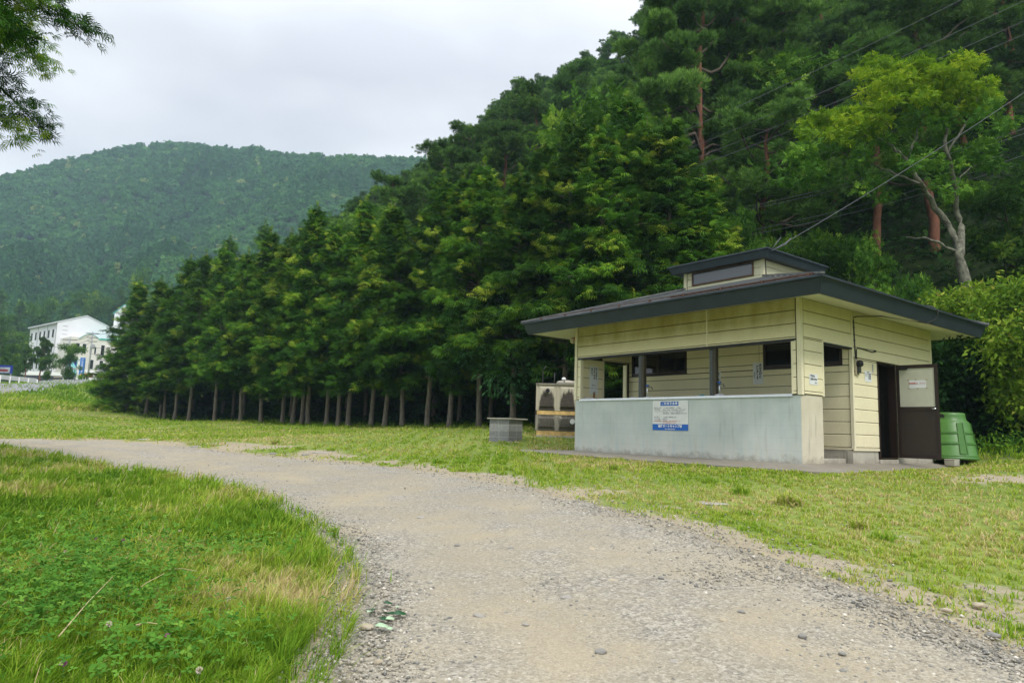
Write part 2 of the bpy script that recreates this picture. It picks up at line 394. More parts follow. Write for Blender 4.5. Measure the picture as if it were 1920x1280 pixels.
def concrete(name, c1, c2, stain=(.12, .11, .09), streak=.5, paint=None):
    m_, t, bs = mat(name)
    n1 = noise_node(t, 1.6, 6, .6); n2 = noise_node(t, 7, 6, .65, sc=(1, 1, .12)); n3 = noise_node(t, 60, 3, .6)
    c_ = ramp(t, [(.3, c1), (.7, c2)], n1.outputs[0]).outputs[0]
    if paint:     # worn paint: lower courses bleached to the render below
        tcn = t.nodes.new('ShaderNodeTexCoord'); s_ = t.nodes.new('ShaderNodeSeparateXYZ'); t.links.new(tcn.outputs['Object'], s_.inputs[0])
        mr = t.nodes.new('ShaderNodeMapRange'); mr.inputs['From Min'].default_value = 0.0; mr.inputs['From Max'].default_value = .55; mr.inputs['To Min'].default_value = .75; mr.inputs['To Max'].default_value = .12
        t.links.new(s_.outputs['Z'], mr.inputs['Value'])
        mu = t.nodes.new('ShaderNodeMath'); mu.operation = 'MULTIPLY'; t.links.new(mr.outputs[0], mu.inputs[0])
        t.links.new(ramp(t, [(.35, (.25,) * 3), (.6, (1.3,) * 3)], n2.outputs[0]).outputs[0], mu.inputs[1])
        c_ = mixc(t, c_, paint, mu.outputs[0])
        vv = t.nodes.new('ShaderNodeTexBrick'); tc2 = t.nodes.new('ShaderNodeTexCoord'); mp2 = t.nodes.new('ShaderNodeMapping')
        mp2.inputs['Rotation'].default_value = (0, R_(90), R_(90)); mp2.inputs['Location'].default_value = (0, 0, 0)
        sw = t.nodes.new('ShaderNodeCombineXYZ'); sq = t.nodes.new('ShaderNodeSeparateXYZ'); t.links.new(tc2.outputs['Object'], sq.inputs[0])
        t.links.new(sq.outputs['Y'], sw.inputs['X']); t.links.new(sq.outputs['Z'], sw.inputs['Y'])
        t.links.new(sw.outputs[0], vv.inputs[0])
        vv.inputs['Color1'].default_value = (1, 1, 1, 1); vv.inputs['Color2'].default_value = (.975, .98, .985, 1); vv.inputs['Mortar'].default_value = (.74, .78, .8, 1)
        vv.inputs['Scale'].default_value = 1; vv.inputs['Brick Width'].default_value = .4; vv.inputs['Row Height'].default_value = .22
        vv.inputs['Mortar Size'].default_value = .0028; vv.offset = 0
        c_ = mixc(t, c_, vv.outputs[0], .6, 'MULTIPLY')
    n5 = noise_node(t, 5, 7, .75); tz = t.nodes.new('ShaderNodeTexCoord'); szz = t.nodes.new('ShaderNodeSeparateXYZ'); t.links.new(tz.outputs['Object'], szz.inputs[0])
    mz_ = t.nodes.new('ShaderNodeMapRange'); mz_.inputs['From Min'].default_value = .22; mz_.inputs['From Max'].default_value = -.03; mz_.inputs['To Max'].default_value = .45; t.links.new(szz.outputs['Z'], mz_.inputs['Value'])
    as_ = t.nodes.new('ShaderNodeMath'); as_.operation = 'ADD'; t.links.new(mz_.outputs[0], as_.inputs[0]); t.links.new(n5.outputs[0], as_.inputs[1])
    c_ = mixc(t, c_, (.22, .19, .14), ramp(t, [(.68, (0,) * 3), (.95, (.6,) * 3)], as_.outputs[0]).outputs[0])
    fs = ramp(t, [(.56, (0,) * 3), (.8, (streak,) * 3)], n2.outputs[0]).outputs[0]
    c_ = mixc(t, c_, stain, fs)
    t.links.new(c_, bs.inputs['Base Color']); bs.inputs['Roughness'].default_value = .85; bs.inputs['Specular IOR Level'].default_value = .2
    bump(t, n3.outputs[0], .003, .5, bs); return m_
M['concrete'] = concrete('weathered_concrete', (.40, .375, .31), (.55, .52, .44))
M['beigecon'] = concrete('beige_render', (.58, .53, .41), (.70, .65, .52), stain=(.16, .14, .1), streak=.6)
M['bluepaint'] = concrete('pale_blue_paint', (.46, .53, .52), (.62, .66, .64), stain=(.24, .26, .25), streak=.45, paint=(.66, .65, .56))
M['slab'] = concrete('slab_concrete', (.27, .25, .22), (.36, .34, .30), streak=.3)

def block_mat():
    m_, t, bs = mat('concrete_block')
    tcn = t.nodes.new('ShaderNodeTexCoord'); s_ = t.nodes.new('ShaderNodeSeparateXYZ'); t.links.new(tcn.outputs['Object'], s_.inputs[0])
    ad = t.nodes.new('ShaderNodeMath'); ad.operation = 'ADD'; t.links.new(s_.outputs['X'], ad.inputs[0]); t.links.new(s_.outputs['Y'], ad.inputs[1])
    cx = t.nodes.new('ShaderNodeCombineXYZ'); t.links.new(ad.outputs[0], cx.inputs['X']); t.links.new(s_.outputs['Z'], cx.inputs['Y'])
    vv = t.nodes.new('ShaderNodeTexBrick'); t.links.new(cx.outputs[0], vv.inputs[0])
    vv.inputs['Color1'].default_value = (.20, .20, .20, 1); vv.inputs['Color2'].default_value = (.33, .33, .32, 1); vv.inputs['Mortar'].default_value = (.36, .35, .32, 1)
    vv.inputs['Scale'].default_value = 1; vv.inputs['Brick Width'].default_value = .36; vv.inputs['Row Height'].default_value = .17; vv.inputs['Mortar Size'].default_value = .008; vv.offset = 0
    n_ = noise_node(t, 14, 5)
    t.links.new(mixc(t, vv.outputs[0], ramp(t, [(.3, (.75,) * 3), (.7, (1.2,) * 3)], n_.outputs[0]).outputs[0], .8, 'MULTIPLY'), bs.inputs['Base Color'])
    bs.inputs['Roughness'].default_value = .9; bump(t, vv.outputs['Fac'], -.008, .6, bs); return m_
M['block'] = block_mat()

def tank_mat(name, base, dark, lo, hi, zmin, zmax, pw, lower=False):
    """dirty moulded panel: black growth hanging below each moulding, one patch per panel"""
    m_, t, bs = mat(name)
    tcn = t.nodes.new('ShaderNodeTexCoord'); s_ = t.nodes.new('ShaderNodeSeparateXYZ'); t.links.new(tcn.outputs['Object'], s_.inputs[0])
    fx = t.nodes.new('ShaderNodeMath'); fx.operation = 'PINGPONG'; fx.inputs[1].default_value = pw / 2; t.links.new(s_.outputs['X'], fx.inputs[0])
    mx_ = t.nodes.new('ShaderNodeMapRange'); mx_.inputs['From Min'].default_value = .04; mx_.inputs['From Max'].default_value = pw * .3; t.links.new(fx.outputs[0], mx_.inputs['Value'])
    mz = t.nodes.new('ShaderNodeMapRange'); mz.inputs['From Min'].default_value = zmax; mz.inputs['From Max'].default_value = zmin; t.links.new(s_.outputs['Z'], mz.inputs['Value'])
    mu = t.nodes.new('ShaderNodeMath'); mu.operation = 'MULTIPLY'; t.links.new(mx_.outputs[0], mu.inputs[0]); t.links.new(mz.outputs[0], mu.inputs[1])
    n_ = noise_node(t, 9, 7, .75, sc=(1, 1, .35)); ad = t.nodes.new('ShaderNodeMath'); ad.operation = 'MULTIPLY_ADD'
    t.links.new(n_.outputs[0], ad.inputs[0]); ad.inputs[1].default_value = .95 if not lower else 1.3; t.links.new(mu.outputs[0], ad.inputs[2])
    f = ramp(t, [(lo, (0,) * 3), (hi, (1,) * 3)], ad.outputs[0]).outputs[0]
    n2 = noise_node(t, 25, 5, .7); dk = ramp(t, [(.35, dark), (.62, tuple(x * 2.5 for x in dark)), (.75, (.25, .2, .12))], n2.outputs[0]).outputs[0]
    t.links.new(mixc(t, base, dk, f), bs.inputs['Base Color']); bs.inputs['Roughness'].default_value = .7; return m_
M['tankup'] = tank_mat('tank_panel', (.50, .46, .35), (.03, .025, .018), .66, .86, 0.9, 1.6, .6)
M['tanklow'] = tank_mat('tank_lower_panel', (.33, .31, .25), (.05, .045, .035), .62, .9, .2, .9, .6, True)
M['yellow'] = simple('rusty_yellow_steel', (.62, .42, .16), .7, var=.35, nscale=7)

# ------------------------------------------------------------------ terrain
def ray(px, py):
    return fwd + rt * ((px - 960) / F_PX) - upv * ((py - 640) / F_PX)
def at(px, py, Y):
    d = ray(px, py); return Vector((0, 0, CAMZ)) + d * (Y / d.y)
OX, OY, YAW = 5.0797, 12.2444, 0.65893
ca, sa = math.cos(YAW), math.sin(YAW)
def loc2w(x, y, z=0): return Vector((OX + x * ca - y * sa, OY + x * sa + y * ca, z))
ctrl = [(0, 0, -.76), (-3, 0, -.74), (3, 0, -.76), (0, 3, -.755), (-2, 4, -.73), (2.5, 4.2, -.71), (0, -25, -.8), (-25, -10, -.6), (22, -12, -.5),
        (14, 4, -.25), (-12, 5, -.6), (-40, 10, .2), (30, 5, .3)]
for px, py, Y in [(150, 870, 14), (0, 838, 16.5), (400, 905, 11.7), (640, 1000, 7.2), (500, 855, 16.4), (1000, 905, 11), (1400, 1015, 6.6), (1900, 1190, 4.3), (1700, 1000, 7.5),
                  (1900, 852, 16), (1860, 880, 12.5), (0, 824, 19.5), (275, 776, 48), (355, 790, 43.7), (490, 791, 38), (611, 797, 33.8), (755, 801, 30), (900, 800, 26.8), (955, 827, 19.5),
                  (1040, 824, 20), (300, 802, 30), (600, 830, 20), (0, 738, 62), (0, 722, 72), (100, 722, 80), (100, 715, 89), (240, 716, 90), (200, 748, 66), (0, 762, 47), (80, 785, 33),
                  (80, 717, 140), (200, 716, 140), (0, 716, 120), (-300, 740, 70), (-300, 800, 25)]:
    ctrl.append(tuple(at(px, py, Y)))
for x, y, z in [(-.75, -1.0, -.13), (-.75, 2.5, -.12), (-.75, 5.5, -.10), (2.5, -1.0, -.06), (5, -1.0, -.02), (6.5, 1, .1), (2.5, 7.0, .1), (6.5, 6.5, .3), (2.5, 3, -.06)]:
    ctrl.append(tuple(loc2w(x, y, z)))
CT = np.array(ctrl, float)
def kern(r2): return -np.sqrt(r2 + 9.0)
_d2 = ((CT[:, None, :2] - CT[None, :, :2]) ** 2).sum(-1)
_A = np.zeros((len(CT) + 3, len(CT) + 3)); _A[:len(CT), :len(CT)] = kern(_d2) - np.eye(len(CT)) * .02
_A[:len(CT), -3] = 1; _A[-3, :len(CT)] = 1; _A[:len(CT), -2:] = CT[:, :2] / 50; _A[-2:, :len(CT)] = CT[:, :2].T / 50
_w = np.linalg.solve(_A, np.concatenate([CT[:, 2], [0, 0, 0]]))
ROW0 = np.array([4.2, 22.0]); RD = np.array([-.747, .665]); RN = np.array([.665, .747])
def qs(x, y):
    dx = np.asarray(x) - ROW0[0]; dy = np.asarray(y) - ROW0[1]
    return dx * RD[0] + dy * RD[1], dx * RN[0] + dy * RN[1]
def azf(x, y):
    a_ = np.clip((np.asarray(x) / np.maximum(np.asarray(y), 1.0) + .33) / .13, 0, 1); return a_ * a_ * (3 - 2 * a_)
def hill_add(x, y):
    q, s_ = qs(x, y)
    sl_ = np.interp(q, [-40, 0, 40, 76, 103, 150, 220], [.72, .78, .76, .57, .50, .36, .2])
    ss = np.clip(s_ - 4.0, 0, None)
    h_ = np.where(ss < 62, ss, 62 + (ss - 62) * .6); h_ = np.where(ss > 90, 62 + 28 * .6 - (ss - 90) * .25, h_)
    soft = ss * ss / (ss + 3.0) / np.maximum(ss, 1e-6)
    az_ = np.clip((np.asarray(x) / np.maximum(np.asarray(y), 1.0) + .33) / .13, 0, 1); az_ = az_ * az_ * (3 - 2 * az_)
    return np.maximum(h_ * soft, 0) * az_ * sl_ * (1 + .12 * (fbm(x, y, 14, 3) - .5))
def gz(x, y):
    x = np.asarray(x, float); y = np.asarray(y, float); sh = x.shape
    X = np.clip(x.ravel(), -170, 120); Y = np.clip(y.ravel(), -60, 190)
    out_ = np.empty(len(X))
    for i in range(0, len(X), 20000):
        d2 = (X[i:i + 20000, None] - CT[:, 0]) ** 2 + (Y[i:i + 20000, None] - CT[:, 1]) ** 2
        out_[i:i + 20000] = kern(d2) @ _w[:len(CT)] + _w[-3] + X[i:i + 20000] / 50 * _w[-2] + Y[i:i + 20000] / 50 * _w[-1]
    z = out_ + hill_add(X, Y) + .035 * (fbm(X, Y, 1.3, 9) - .5)
    return z.reshape(sh)
def g1(x, y): return float(gz(np.array([x]), np.array([y]))[0])
def gpt(px, py):
    d = ray(px, py); lo = 1.5; o = Vector((0, 0, CAMZ)); tprev = lo
    ts = np.geomspace(1.5, 160, 400); X = ts * d.x; Y = ts * d.y; Z = CAMZ + ts * d.z
    g = gz(X, Y); i = int(np.argmax(Z < g)) if (Z < g).any() else len(ts) - 1
    t0 = ts[max(i - 1, 0)]; a_, b_ = Z[i - 1] - g[i - 1], Z[i] - g[i]
    t_ = t0 + (ts[i] - t0) * (a_ / (a_ - b_) if a_ != b_ else 0)
    return (t_ * d.x, t_ * d.y)

near_px = [(-140, 834), (0, 838), (80, 852), (150, 868), (300, 888), (400, 905), (475, 930), (545, 965), (605, 1010), (630, 1060), (628, 1120), (600, 1200), (570, 1280)]
far_px = [(-140, 818), (0, 823), (200, 827), (350, 838), (500, 855), (650, 868), (800, 882), (1000, 915), (1200, 968), (1400, 1035), (1600, 1100), (1750, 1160), (1920, 1225)]
NEAR = [gpt(*p) for p in near_px] + [(-.98, 1.0), (-1.0, -3), (-1.5, -9)]
FAR = [gpt(*p) for p in far_px] + [(4.3, 1.5), (5.2, -3), (6, -9)]
def densify(pl, step=.15):
    P = np.array(pl); d = np.concatenate([[0], np.cumsum(np.linalg.norm(np.diff(P, axis=0), axis=1))])
    # smooth (Catmull-like through resampling)
    s_ = np.linspace(0, d[-1], max(8, int(d[-1] / step)))
    x = np.interp(s_, d, P[:, 0]); y = np.interp(s_, d, P[:, 1]); k = 9
    ker = np.ones(k) / k
    xp = np.convolve(np.pad(x, k // 2, 'edge'), ker, 'valid'); yp = np.convolve(np.pad(y, k // 2, 'edge'), ker, 'valid')
    return np.stack([xp, yp], 1)
NE, FE = densify(NEAR), densify(FAR)
def inpoly(x, y, poly):
    x = np.asarray(x); y = np.asarray(y); r = np.zeros(x.shape, bool); n = len(poly); j = n - 1
    for i in range(n):
        xi, yi = poly[i]; xj, yj = poly[j]
        if yi != yj:
            c_ = ((yi > y) != (yj > y)) & (x < (xj - xi) * (y - yi) / (yj - yi) + xi); r ^= c_
        j = i
    return r
ROADP = np.array(NEAR + FAR[::-1])
def dist_pl(x, y, pl):
    x = np.asarray(x).ravel(); y = np.asarray(y).ravel(); best = np.full(x.shape, 1e9)
    P = pl[::4]
    for i in range(len(P) - 1):
        a_ = P[i]; b_ = P[i + 1]; ab = b_ - a_; L2 = (ab ** 2).sum() + 1e-9
        t_ = np.clip(((x - a_[0]) * ab[0] + (y - a_[1]) * ab[1]) / L2, 0, 1)
        best = np.minimum(best, (x - a_[0] - t_ * ab[0]) ** 2 + (y - a_[1] - t_ * ab[1]) ** 2)
    return np.sqrt(best)
BARE = [(*gpt(1340, 945), .35, .9), (*gpt(1240, 950), .3, .7), (*gpt(1600, 985), .5, .55), (*gpt(1550, 1040), .6, .5), (*gpt(1480, 990), .5, .5), (*gpt(1690, 1010), .4, .45), (*gpt(600, 850), 1.0, .8), (*gpt(270, 830), 1.6, .9), (*gpt(430, 838), 1.3, .8), (*gpt(1880, 900), .7, .5)]
def bare(x, y):
    x = np.asarray(x, float).ravel(); y = np.asarray(y, float).ravel()
    d = dist_pl(x, y, FE)
    b = np.clip(1 - d / 1.5, 0, 1) * .75
    b = np.maximum(b, np.clip(1 - dist_pl(x, y, NE) / .25, 0, 1) * .5)
    for bx, by, r, k in BARE:
        b = np.maximum(b, k * np.exp(-(((x - bx) ** 2 + (y - by) ** 2) / r ** 2)))
    b = b + .5 * (fbm(x, y, 1.1, 21) - .5) * (b > .02) + 1.4 * (fbm(x, y, 1.1, 33) - .56) * np.clip(1.4 - d / 9, 0, 1)
    return np.clip(b, 0, 1)

# ground sheet: polar grid centred under the camera, fine near and coarse far
th = np.concatenate([np.linspace(-60, 60, 520), np.linspace(60, 300, 130)[1:-1]]) * math.pi / 180
rr = np.concatenate([[.05], np.geomspace(.6, 260, 330), np.geomspace(275, 700, 9)])
TH, RR = np.meshgrid(th, rr); GX = RR * np.sin(TH); GY = RR * np.cos(TH)
GZ = gz(GX, GY)
nR, nT = TH.shape; idx = np.arange(nR * nT).reshape(nR, nT); idn = np.roll(idx, -1, axis=1)
F = np.stack([idx[:-1], idn[:-1], idn[1:], idx[1:]], -1).reshape(-1, 4)[:, ::-1]
bv = np.zeros(GX.size); nearm = (RR.ravel() < 45); bv[nearm] = bare(GX.ravel()[nearm], GY.ravel()[nearm])
_in = inpoly(GX.ravel(), GY.ravel(), ROADP); bv[_in] = 1.0
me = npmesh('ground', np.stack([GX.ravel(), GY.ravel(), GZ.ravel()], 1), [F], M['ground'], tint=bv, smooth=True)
q_, s_ = qs(GX.ravel(), GY.ravel())
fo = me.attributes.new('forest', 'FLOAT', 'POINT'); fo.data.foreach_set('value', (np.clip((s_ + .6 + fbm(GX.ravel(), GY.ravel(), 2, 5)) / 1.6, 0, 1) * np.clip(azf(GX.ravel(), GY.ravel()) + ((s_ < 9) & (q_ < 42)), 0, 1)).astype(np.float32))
tag(linkmesh('ground', me), kind='structure')

# gravel road sheet
nA = 420; nC = 46
def resamp(P, n):
    d = np.concatenate([[0], np.cumsum(np.linalg.norm(np.diff(P, axis=0), axis=1))]); s2 = np.linspace(0, d[-1], n)
    return np.stack([np.interp(s2, d, P[:, 0]), np.interp(s2, d, P[:, 1])], 1)
# pair both edges by following the given vertices
def bykeys(K, n):
    P = np.array(K); u = np.linspace(0, len(P) - 1, n); k = np.arange(len(P))
    x = np.interp(u, k, P[:, 0]); y = np.interp(u, k, P[:, 1]); w_ = 15; ker = np.hanning(w_ + 2)[1:-1]; ker /= ker.sum()
    return np.stack([np.convolve(np.pad(x, w_ // 2, 'edge'), ker, 'valid'), np.convolve(np.pad(y, w_ // 2, 'edge'), ker, 'valid')], 1)
A_, B_ = bykeys(NEAR, nA), bykeys(FAR, nA)
c_t = np.linspace(0, 1, nC)
RP = A_[:, None] * (1 - c_t)[None, :, None] + B_[:, None] * c_t[None, :, None]
wv = np.abs(c_t * 2 - 1) ** 6
jit = (fbm(RP[..., 0], RP[..., 1], .5, 41) - .5) * .5 * wv[None]
dirv = unit(B_ - A_); RP = RP + dirv[:, None, :] * jit[..., None]
RZ = gz(RP[..., 0], RP[..., 1]) + .036 - .042 * wv[None] + .02 * (fbm(RP[..., 0], RP[..., 1], .7, 43) - .5) * (1 - wv[None])
ii = np.arange(nA * nC).reshape(nA, nC)
F = np.stack([ii[:-1, :-1], ii[1:, :-1], ii[1:, 1:], ii[:-1, 1:]], -1).reshape(-1, 4)
cw = c_t[None] + .05 * (fbm(RP[..., 0], RP[..., 1], 3.0, 47) - .5)
rut = np.exp(-((cw - .34) / .11) ** 2) + np.exp(-((cw - .66) / .10) ** 2)
RZ = RZ - .016 * rut + .008 * np.exp(-((cw - .5) / .06) ** 2)
me = npmesh('gravel_road', np.concatenate([RP, RZ[..., None]], -1).reshape(-1, 3), [F], M['road'], smooth=True)
lo_ = me.attributes.new('loose', 'FLOAT', 'POINT'); lo_.data.foreach_set('value', (.09 - .10 * np.clip(rut, 0, 1)).ravel().astype(np.float32))
tag(linkmesh('gravel_road', me), kind='structure')

# far asphalt lane on the rise at the left
cl = [at(-420, 760, 44), at(-200, 747, 54), at(0, 730, 67), at(100, 718.5, 84), at(170, 714.5, 100), at(260, 712, 118)]
mb = []; cl = np.array(resamp(np.array([(p.x, p.y) for p in cl]), 60)); dd = unit(np.gradient(cl, axis=0)); nn = np.stack([-dd[:, 1], dd[:, 0]], 1)
xs = np.linspace(-3.4, 3.4, 8)
P = cl[:, None] + nn[:, None] * xs[None, :, None]; Z = gz(P[..., 0], P[..., 1]) + .17 - .2 * (np.abs(xs) > 3)[None]
ii = np.arange(60 * 8).reshape(60, 8); F = np.stack([ii[:-1, :-1], ii[1:, :-1], ii[1:, 1:], ii[:-1, 1:]], -1).reshape(-1, 4)
tag(linkmesh('asphalt_road', npmesh('asphalt_road', np.concatenate([P, Z[..., None]], -1).reshape(-1, 3), [F], M['asphalt'], smooth=True)), kind='structure')

# concrete apron round the shelter
outer = [(-.62, 8.2), (-.66, 5.5), (-.72, 3.0), (-.80, .8), (-.84, -.3), (-.72, -.72), (-.35, -.95), (.6, -1.0), (2.2, -.98), (3.6, -.85), (4.5, -.72), (5.6, -.55), (5.75, .2), (5.75, 8.2)]
mb = MB()
inner = [(max(-.02, min(5.4, x)) if i not in (0, 13) else x, max(-.0, min(5.76, y))) for i, (x, y) in enumerate(outer)]
inner[0] = (0.0, 6.2); inner[13] = (5.3, 6.2)
n = len(outer)
vs = [tuple(loc2w(x, y, -.08 if y < 4 else -.06)) for x, y in outer] + [tuple(loc2w(x, y, .004)) for x, y in inner] + [tuple(loc2w(x, y, -.4)) for x, y in outer]
fs = [(i, i + 1, n + i + 1, n + i) for i in range(n - 1)] + [(i, i + 1, 2 * n + i + 1, 2 * n + i) for i in range(n - 1)] + [list(range(n, 2 * n))]
mb.add(vs, fs); o = mb.build('concrete_apron', M['slab']); tag(o, kind='structure')
APRON = np.array([tuple(loc2w(x, y))[:2] for x, y in [(0, 6.3), (-.6, 7.9)] + outer[1:13] + [(5.7, 6.2)]])

# ------------------------------------------------------------------ the washing shelter (local x: back along the side wall, y: left along the front)
B = empty('washing_shelter', (OX, OY, 0), YAW, 'cream sided washing shelter with dark hipped metal roof and raised roof vent', 'building')
RH = .24; Z1 = 2.708; W_, D_, XM = 5.75, 5.4, 1.82; ZT = 2.93
def courses(z0, z1):
    ks = [Z1 - RH * k for k in range(-2, 13)]
    zs = sorted(set([z0, z1] + [k for k in ks if z0 + .02 < k < z1 - .02])); return list(zip(zs[:-1], zs[1:]))
def sid_y(mb, x0, x1, z0, z1, y, t=.02, s_=-1):     # boards on a wall in plane y, outside towards s_*y
    for a_, b_ in courses(z0, z1): mb.add(*board('y', x0, x1, a_, b_, y, t * s_))
    mb.box(x0, min(y, y - s_ * .05), z0, x1, max(y, y - s_ * .05), z1, 1)
def sid_x(mb, y0, y1, z0, z1, x, t=.02, s_=-1):
    for a_, b_ in courses(z0, z1): mb.add(*board('x', y0, y1, a_, b_, x, t * s_))
    mb.box(min(x, x - s_ * .05), y0, z0, max(x, x - s_ * .05), y1, z1, 1)
def board(ax, a0, a1, z0, z1, c, t):
    g = .0055; zs = [(z0 + g, c + t * .85), (z0 + g + .004, c + t), (z1 - .018, c + t), (z1 - g, c + t * .55)]
    v = []; 
    for a_ in (a0, a1):
        for z, o_ in [(z0 + g, c)] + zs + [(z1 - g, c)]: v.append((a_, o_, z) if ax == 'y' else (o_, a_, z))
    k = 6; f = [(i, i + 1, k + i + 1, k + i) for i in range(k - 1)] + [tuple(range(k)), tuple(range(k, 2 * k))]
    return v, f
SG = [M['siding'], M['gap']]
mb = MB()                                            # outer siding, front
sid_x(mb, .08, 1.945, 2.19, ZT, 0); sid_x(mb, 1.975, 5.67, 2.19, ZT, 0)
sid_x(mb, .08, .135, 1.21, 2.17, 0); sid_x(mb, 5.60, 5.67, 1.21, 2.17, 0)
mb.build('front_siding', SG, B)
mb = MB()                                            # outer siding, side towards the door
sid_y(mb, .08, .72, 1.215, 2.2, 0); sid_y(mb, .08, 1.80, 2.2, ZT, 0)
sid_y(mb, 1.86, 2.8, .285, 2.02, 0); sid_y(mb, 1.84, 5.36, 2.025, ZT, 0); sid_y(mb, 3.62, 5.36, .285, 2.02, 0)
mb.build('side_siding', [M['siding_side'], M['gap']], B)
mb = MB()                                            # far side
sid_y(mb, .08, .83, 1.21, 2.2, W_, s_=1); sid_y(mb, .08, 5.36, 2.2, ZT, W_, s_=1); sid_y(mb, 1.70, 5.36, .285, 2.195, W_, s_=1)
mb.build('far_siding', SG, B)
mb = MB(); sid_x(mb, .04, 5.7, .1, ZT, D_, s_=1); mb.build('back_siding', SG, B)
mb = MB()                                            # wall between the open wash area and the closed room
WL = [(.17, 1.87), (3.89, 5.6)]
sid_x(mb, .05, 5.7, .285, 1.87, XM); sid_x(mb, 1.88, 1.965, 1.875, 2.5, XM); sid_x(mb, 1.975, 3.88, 1.875, 2.5, XM)
sid_x(mb, .05, .165, 1.875, 2.5, XM); sid_x(mb, 5.61, 5.7, 1.875, 2.5, XM); 
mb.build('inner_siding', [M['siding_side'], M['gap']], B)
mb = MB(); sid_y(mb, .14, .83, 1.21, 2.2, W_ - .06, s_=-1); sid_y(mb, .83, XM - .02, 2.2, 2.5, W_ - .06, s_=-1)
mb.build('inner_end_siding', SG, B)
mb = MB()                                            # corner posts, battens, frames round openings
for x, y in ((-.026, -.026), (-.026, W_ - .054), (D_ - .054, -.026)): mb.box(x, y, 1.2 if x < 1 else .27, x + .08, y + .08, ZT)
mb.box(-.024, 1.946, 2.19, .0, 1.974, ZT); mb.box(1.785, -.03, .27, 1.84, .03, ZT - .01)
mb.box(.70, -.026, 1.2, .745, .1, 2.2); mb.box(-.024, .136, 1.215, .07, .165, 2.17)
mb.box(-.022, 5.565, 1.215, .07, 5.598, 2.17); mb.box(.84, W_ - .085, 1.2, .875, W_ + .02, 2.19); mb.box(1.655, W_ - .085, .1, 1.69, W_ + .02, 2.19)
mb.box(1.78, -.026, .245, 2.8, .0, .284); mb.box(3.62, -.026, .245, 5.36, .0, .284); mb.box(XM - .035, .03, .255, XM, 5.68, .284)
mb.box(.72, -.024, 2.2, 1.79, .03, 2.235)
mb.build('corner_trim', M['trim'], B)
mb = MB(); mb.box(-.032, .10, 2.15, .09, 5.66, 2.188); mb.box(.745, -.036, 2.165, 1.79, .09, 2.198); mb.box(.875, W_ - .09, 2.165, 1.655, W_ + .03, 2.188)
mb.build('opening_flashing', M['black'], B)
mb = MB(); mb.box(.051, .051, 2.5, XM, W_ - .06, 2.52); mb.build('wash_area_ceiling', M['soffit'], B)
# closed room shell (dark inside)
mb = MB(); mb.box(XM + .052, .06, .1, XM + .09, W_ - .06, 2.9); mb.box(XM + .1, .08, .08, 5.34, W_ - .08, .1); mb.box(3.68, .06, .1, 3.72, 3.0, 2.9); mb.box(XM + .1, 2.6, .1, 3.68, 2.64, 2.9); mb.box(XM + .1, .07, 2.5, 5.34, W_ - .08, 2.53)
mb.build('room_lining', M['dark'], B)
mb = MB(); mb.box(3.2, .75, .1, 3.3, .85, 2.3); mb.build('inner_post', M['brown'], B)
# low wall round the wash area
mb = MB(); mb.box(.0, .004, -.12, .16, W_, 1.188); mb.box(.16, .004, -.12, .72, .15, 1.205)
mb.box(.16, W_ - .15, -.12, .84, W_ - .003, 1.205)
mb.build('counter_wall', [M['beigecon']], B)
mb = MB(); mb.box(-.006, .012, -.1, .0, W_ - .01, 1.186); mb.build('painted_front', M['bluepaint'], B)
mb = MB(); mb.box(1.785, .003, -.12, 2.8, .12, .245); mb.box(3.6, .003, -.12, 5.38, .12, .245); mb.box(XM - .02, .12, -.12, XM + .05, W_ - .1, .255); mb.box(5.3, .12, -.12, 5.395, W_ - .1, .245)
mb.box(1.7, W_ - .12, -.12, 5.3, W_ - .003, .245); mb.box(.74, .15, -.1, XM - .02, .3, .09); mb.box(2.8, -.03, -.1, 3.6, .12, .08)
mb.build('foundation', M['concrete'], B, bevel=.006)
mb = MB(); mb.box(.17, .3, -.1, XM, W_ - .02, .012); mb.build('floor', M['slab'], B)
mb = MB(); mb.box(-.034, .15, 1.19, .56, W_ - .16, 1.216); mb.box(-.034, .15, 1.172, -.022, W_ - .16, 1.19); mb.build('countertop', M['steel'], B)
for y in (3.74, 1.885):
    op = MB().box(.06, y, 1.217, .15, y + .075, 2.16).build('opening_post', M['post'], B)
    MB().box(.062, y - .07, 1.217, .15, y - .003, 2.16).build('post_casing', M['postside'], op)
for (a_, b_), zt in zip(WL, (2.42, 2.49)):
    mb = MB(); x = XM - .028; zt = 2.42; z0 = 1.875
    for q in ((a_, z0, b_, z0 + .07), (a_, zt - .05, b_, zt), (a_, z0 + .07, a_ + .05, zt - .05), (b_ - .05, z0 + .07, b_, zt - .05), ((a_ + b_) / 2 - .03, z0 + .07, (a_ + b_) / 2 + .03, zt - .05)):
        mb.box(x, q[0], q[1], x + .06, q[2], q[3])
    wf = mb.build('window', M['brown'], B)
    MB().box(x + .03, a_ + .05, z0 + .07, x + .04, b_ - .05, zt - .05).build('pane', M['darkglass'], wf)
for a_, b_ in WL: mb = MB(); sid_x(mb, a_, b_, 2.425, 2.5, XM); mb.build('window_head_board', SG, B)

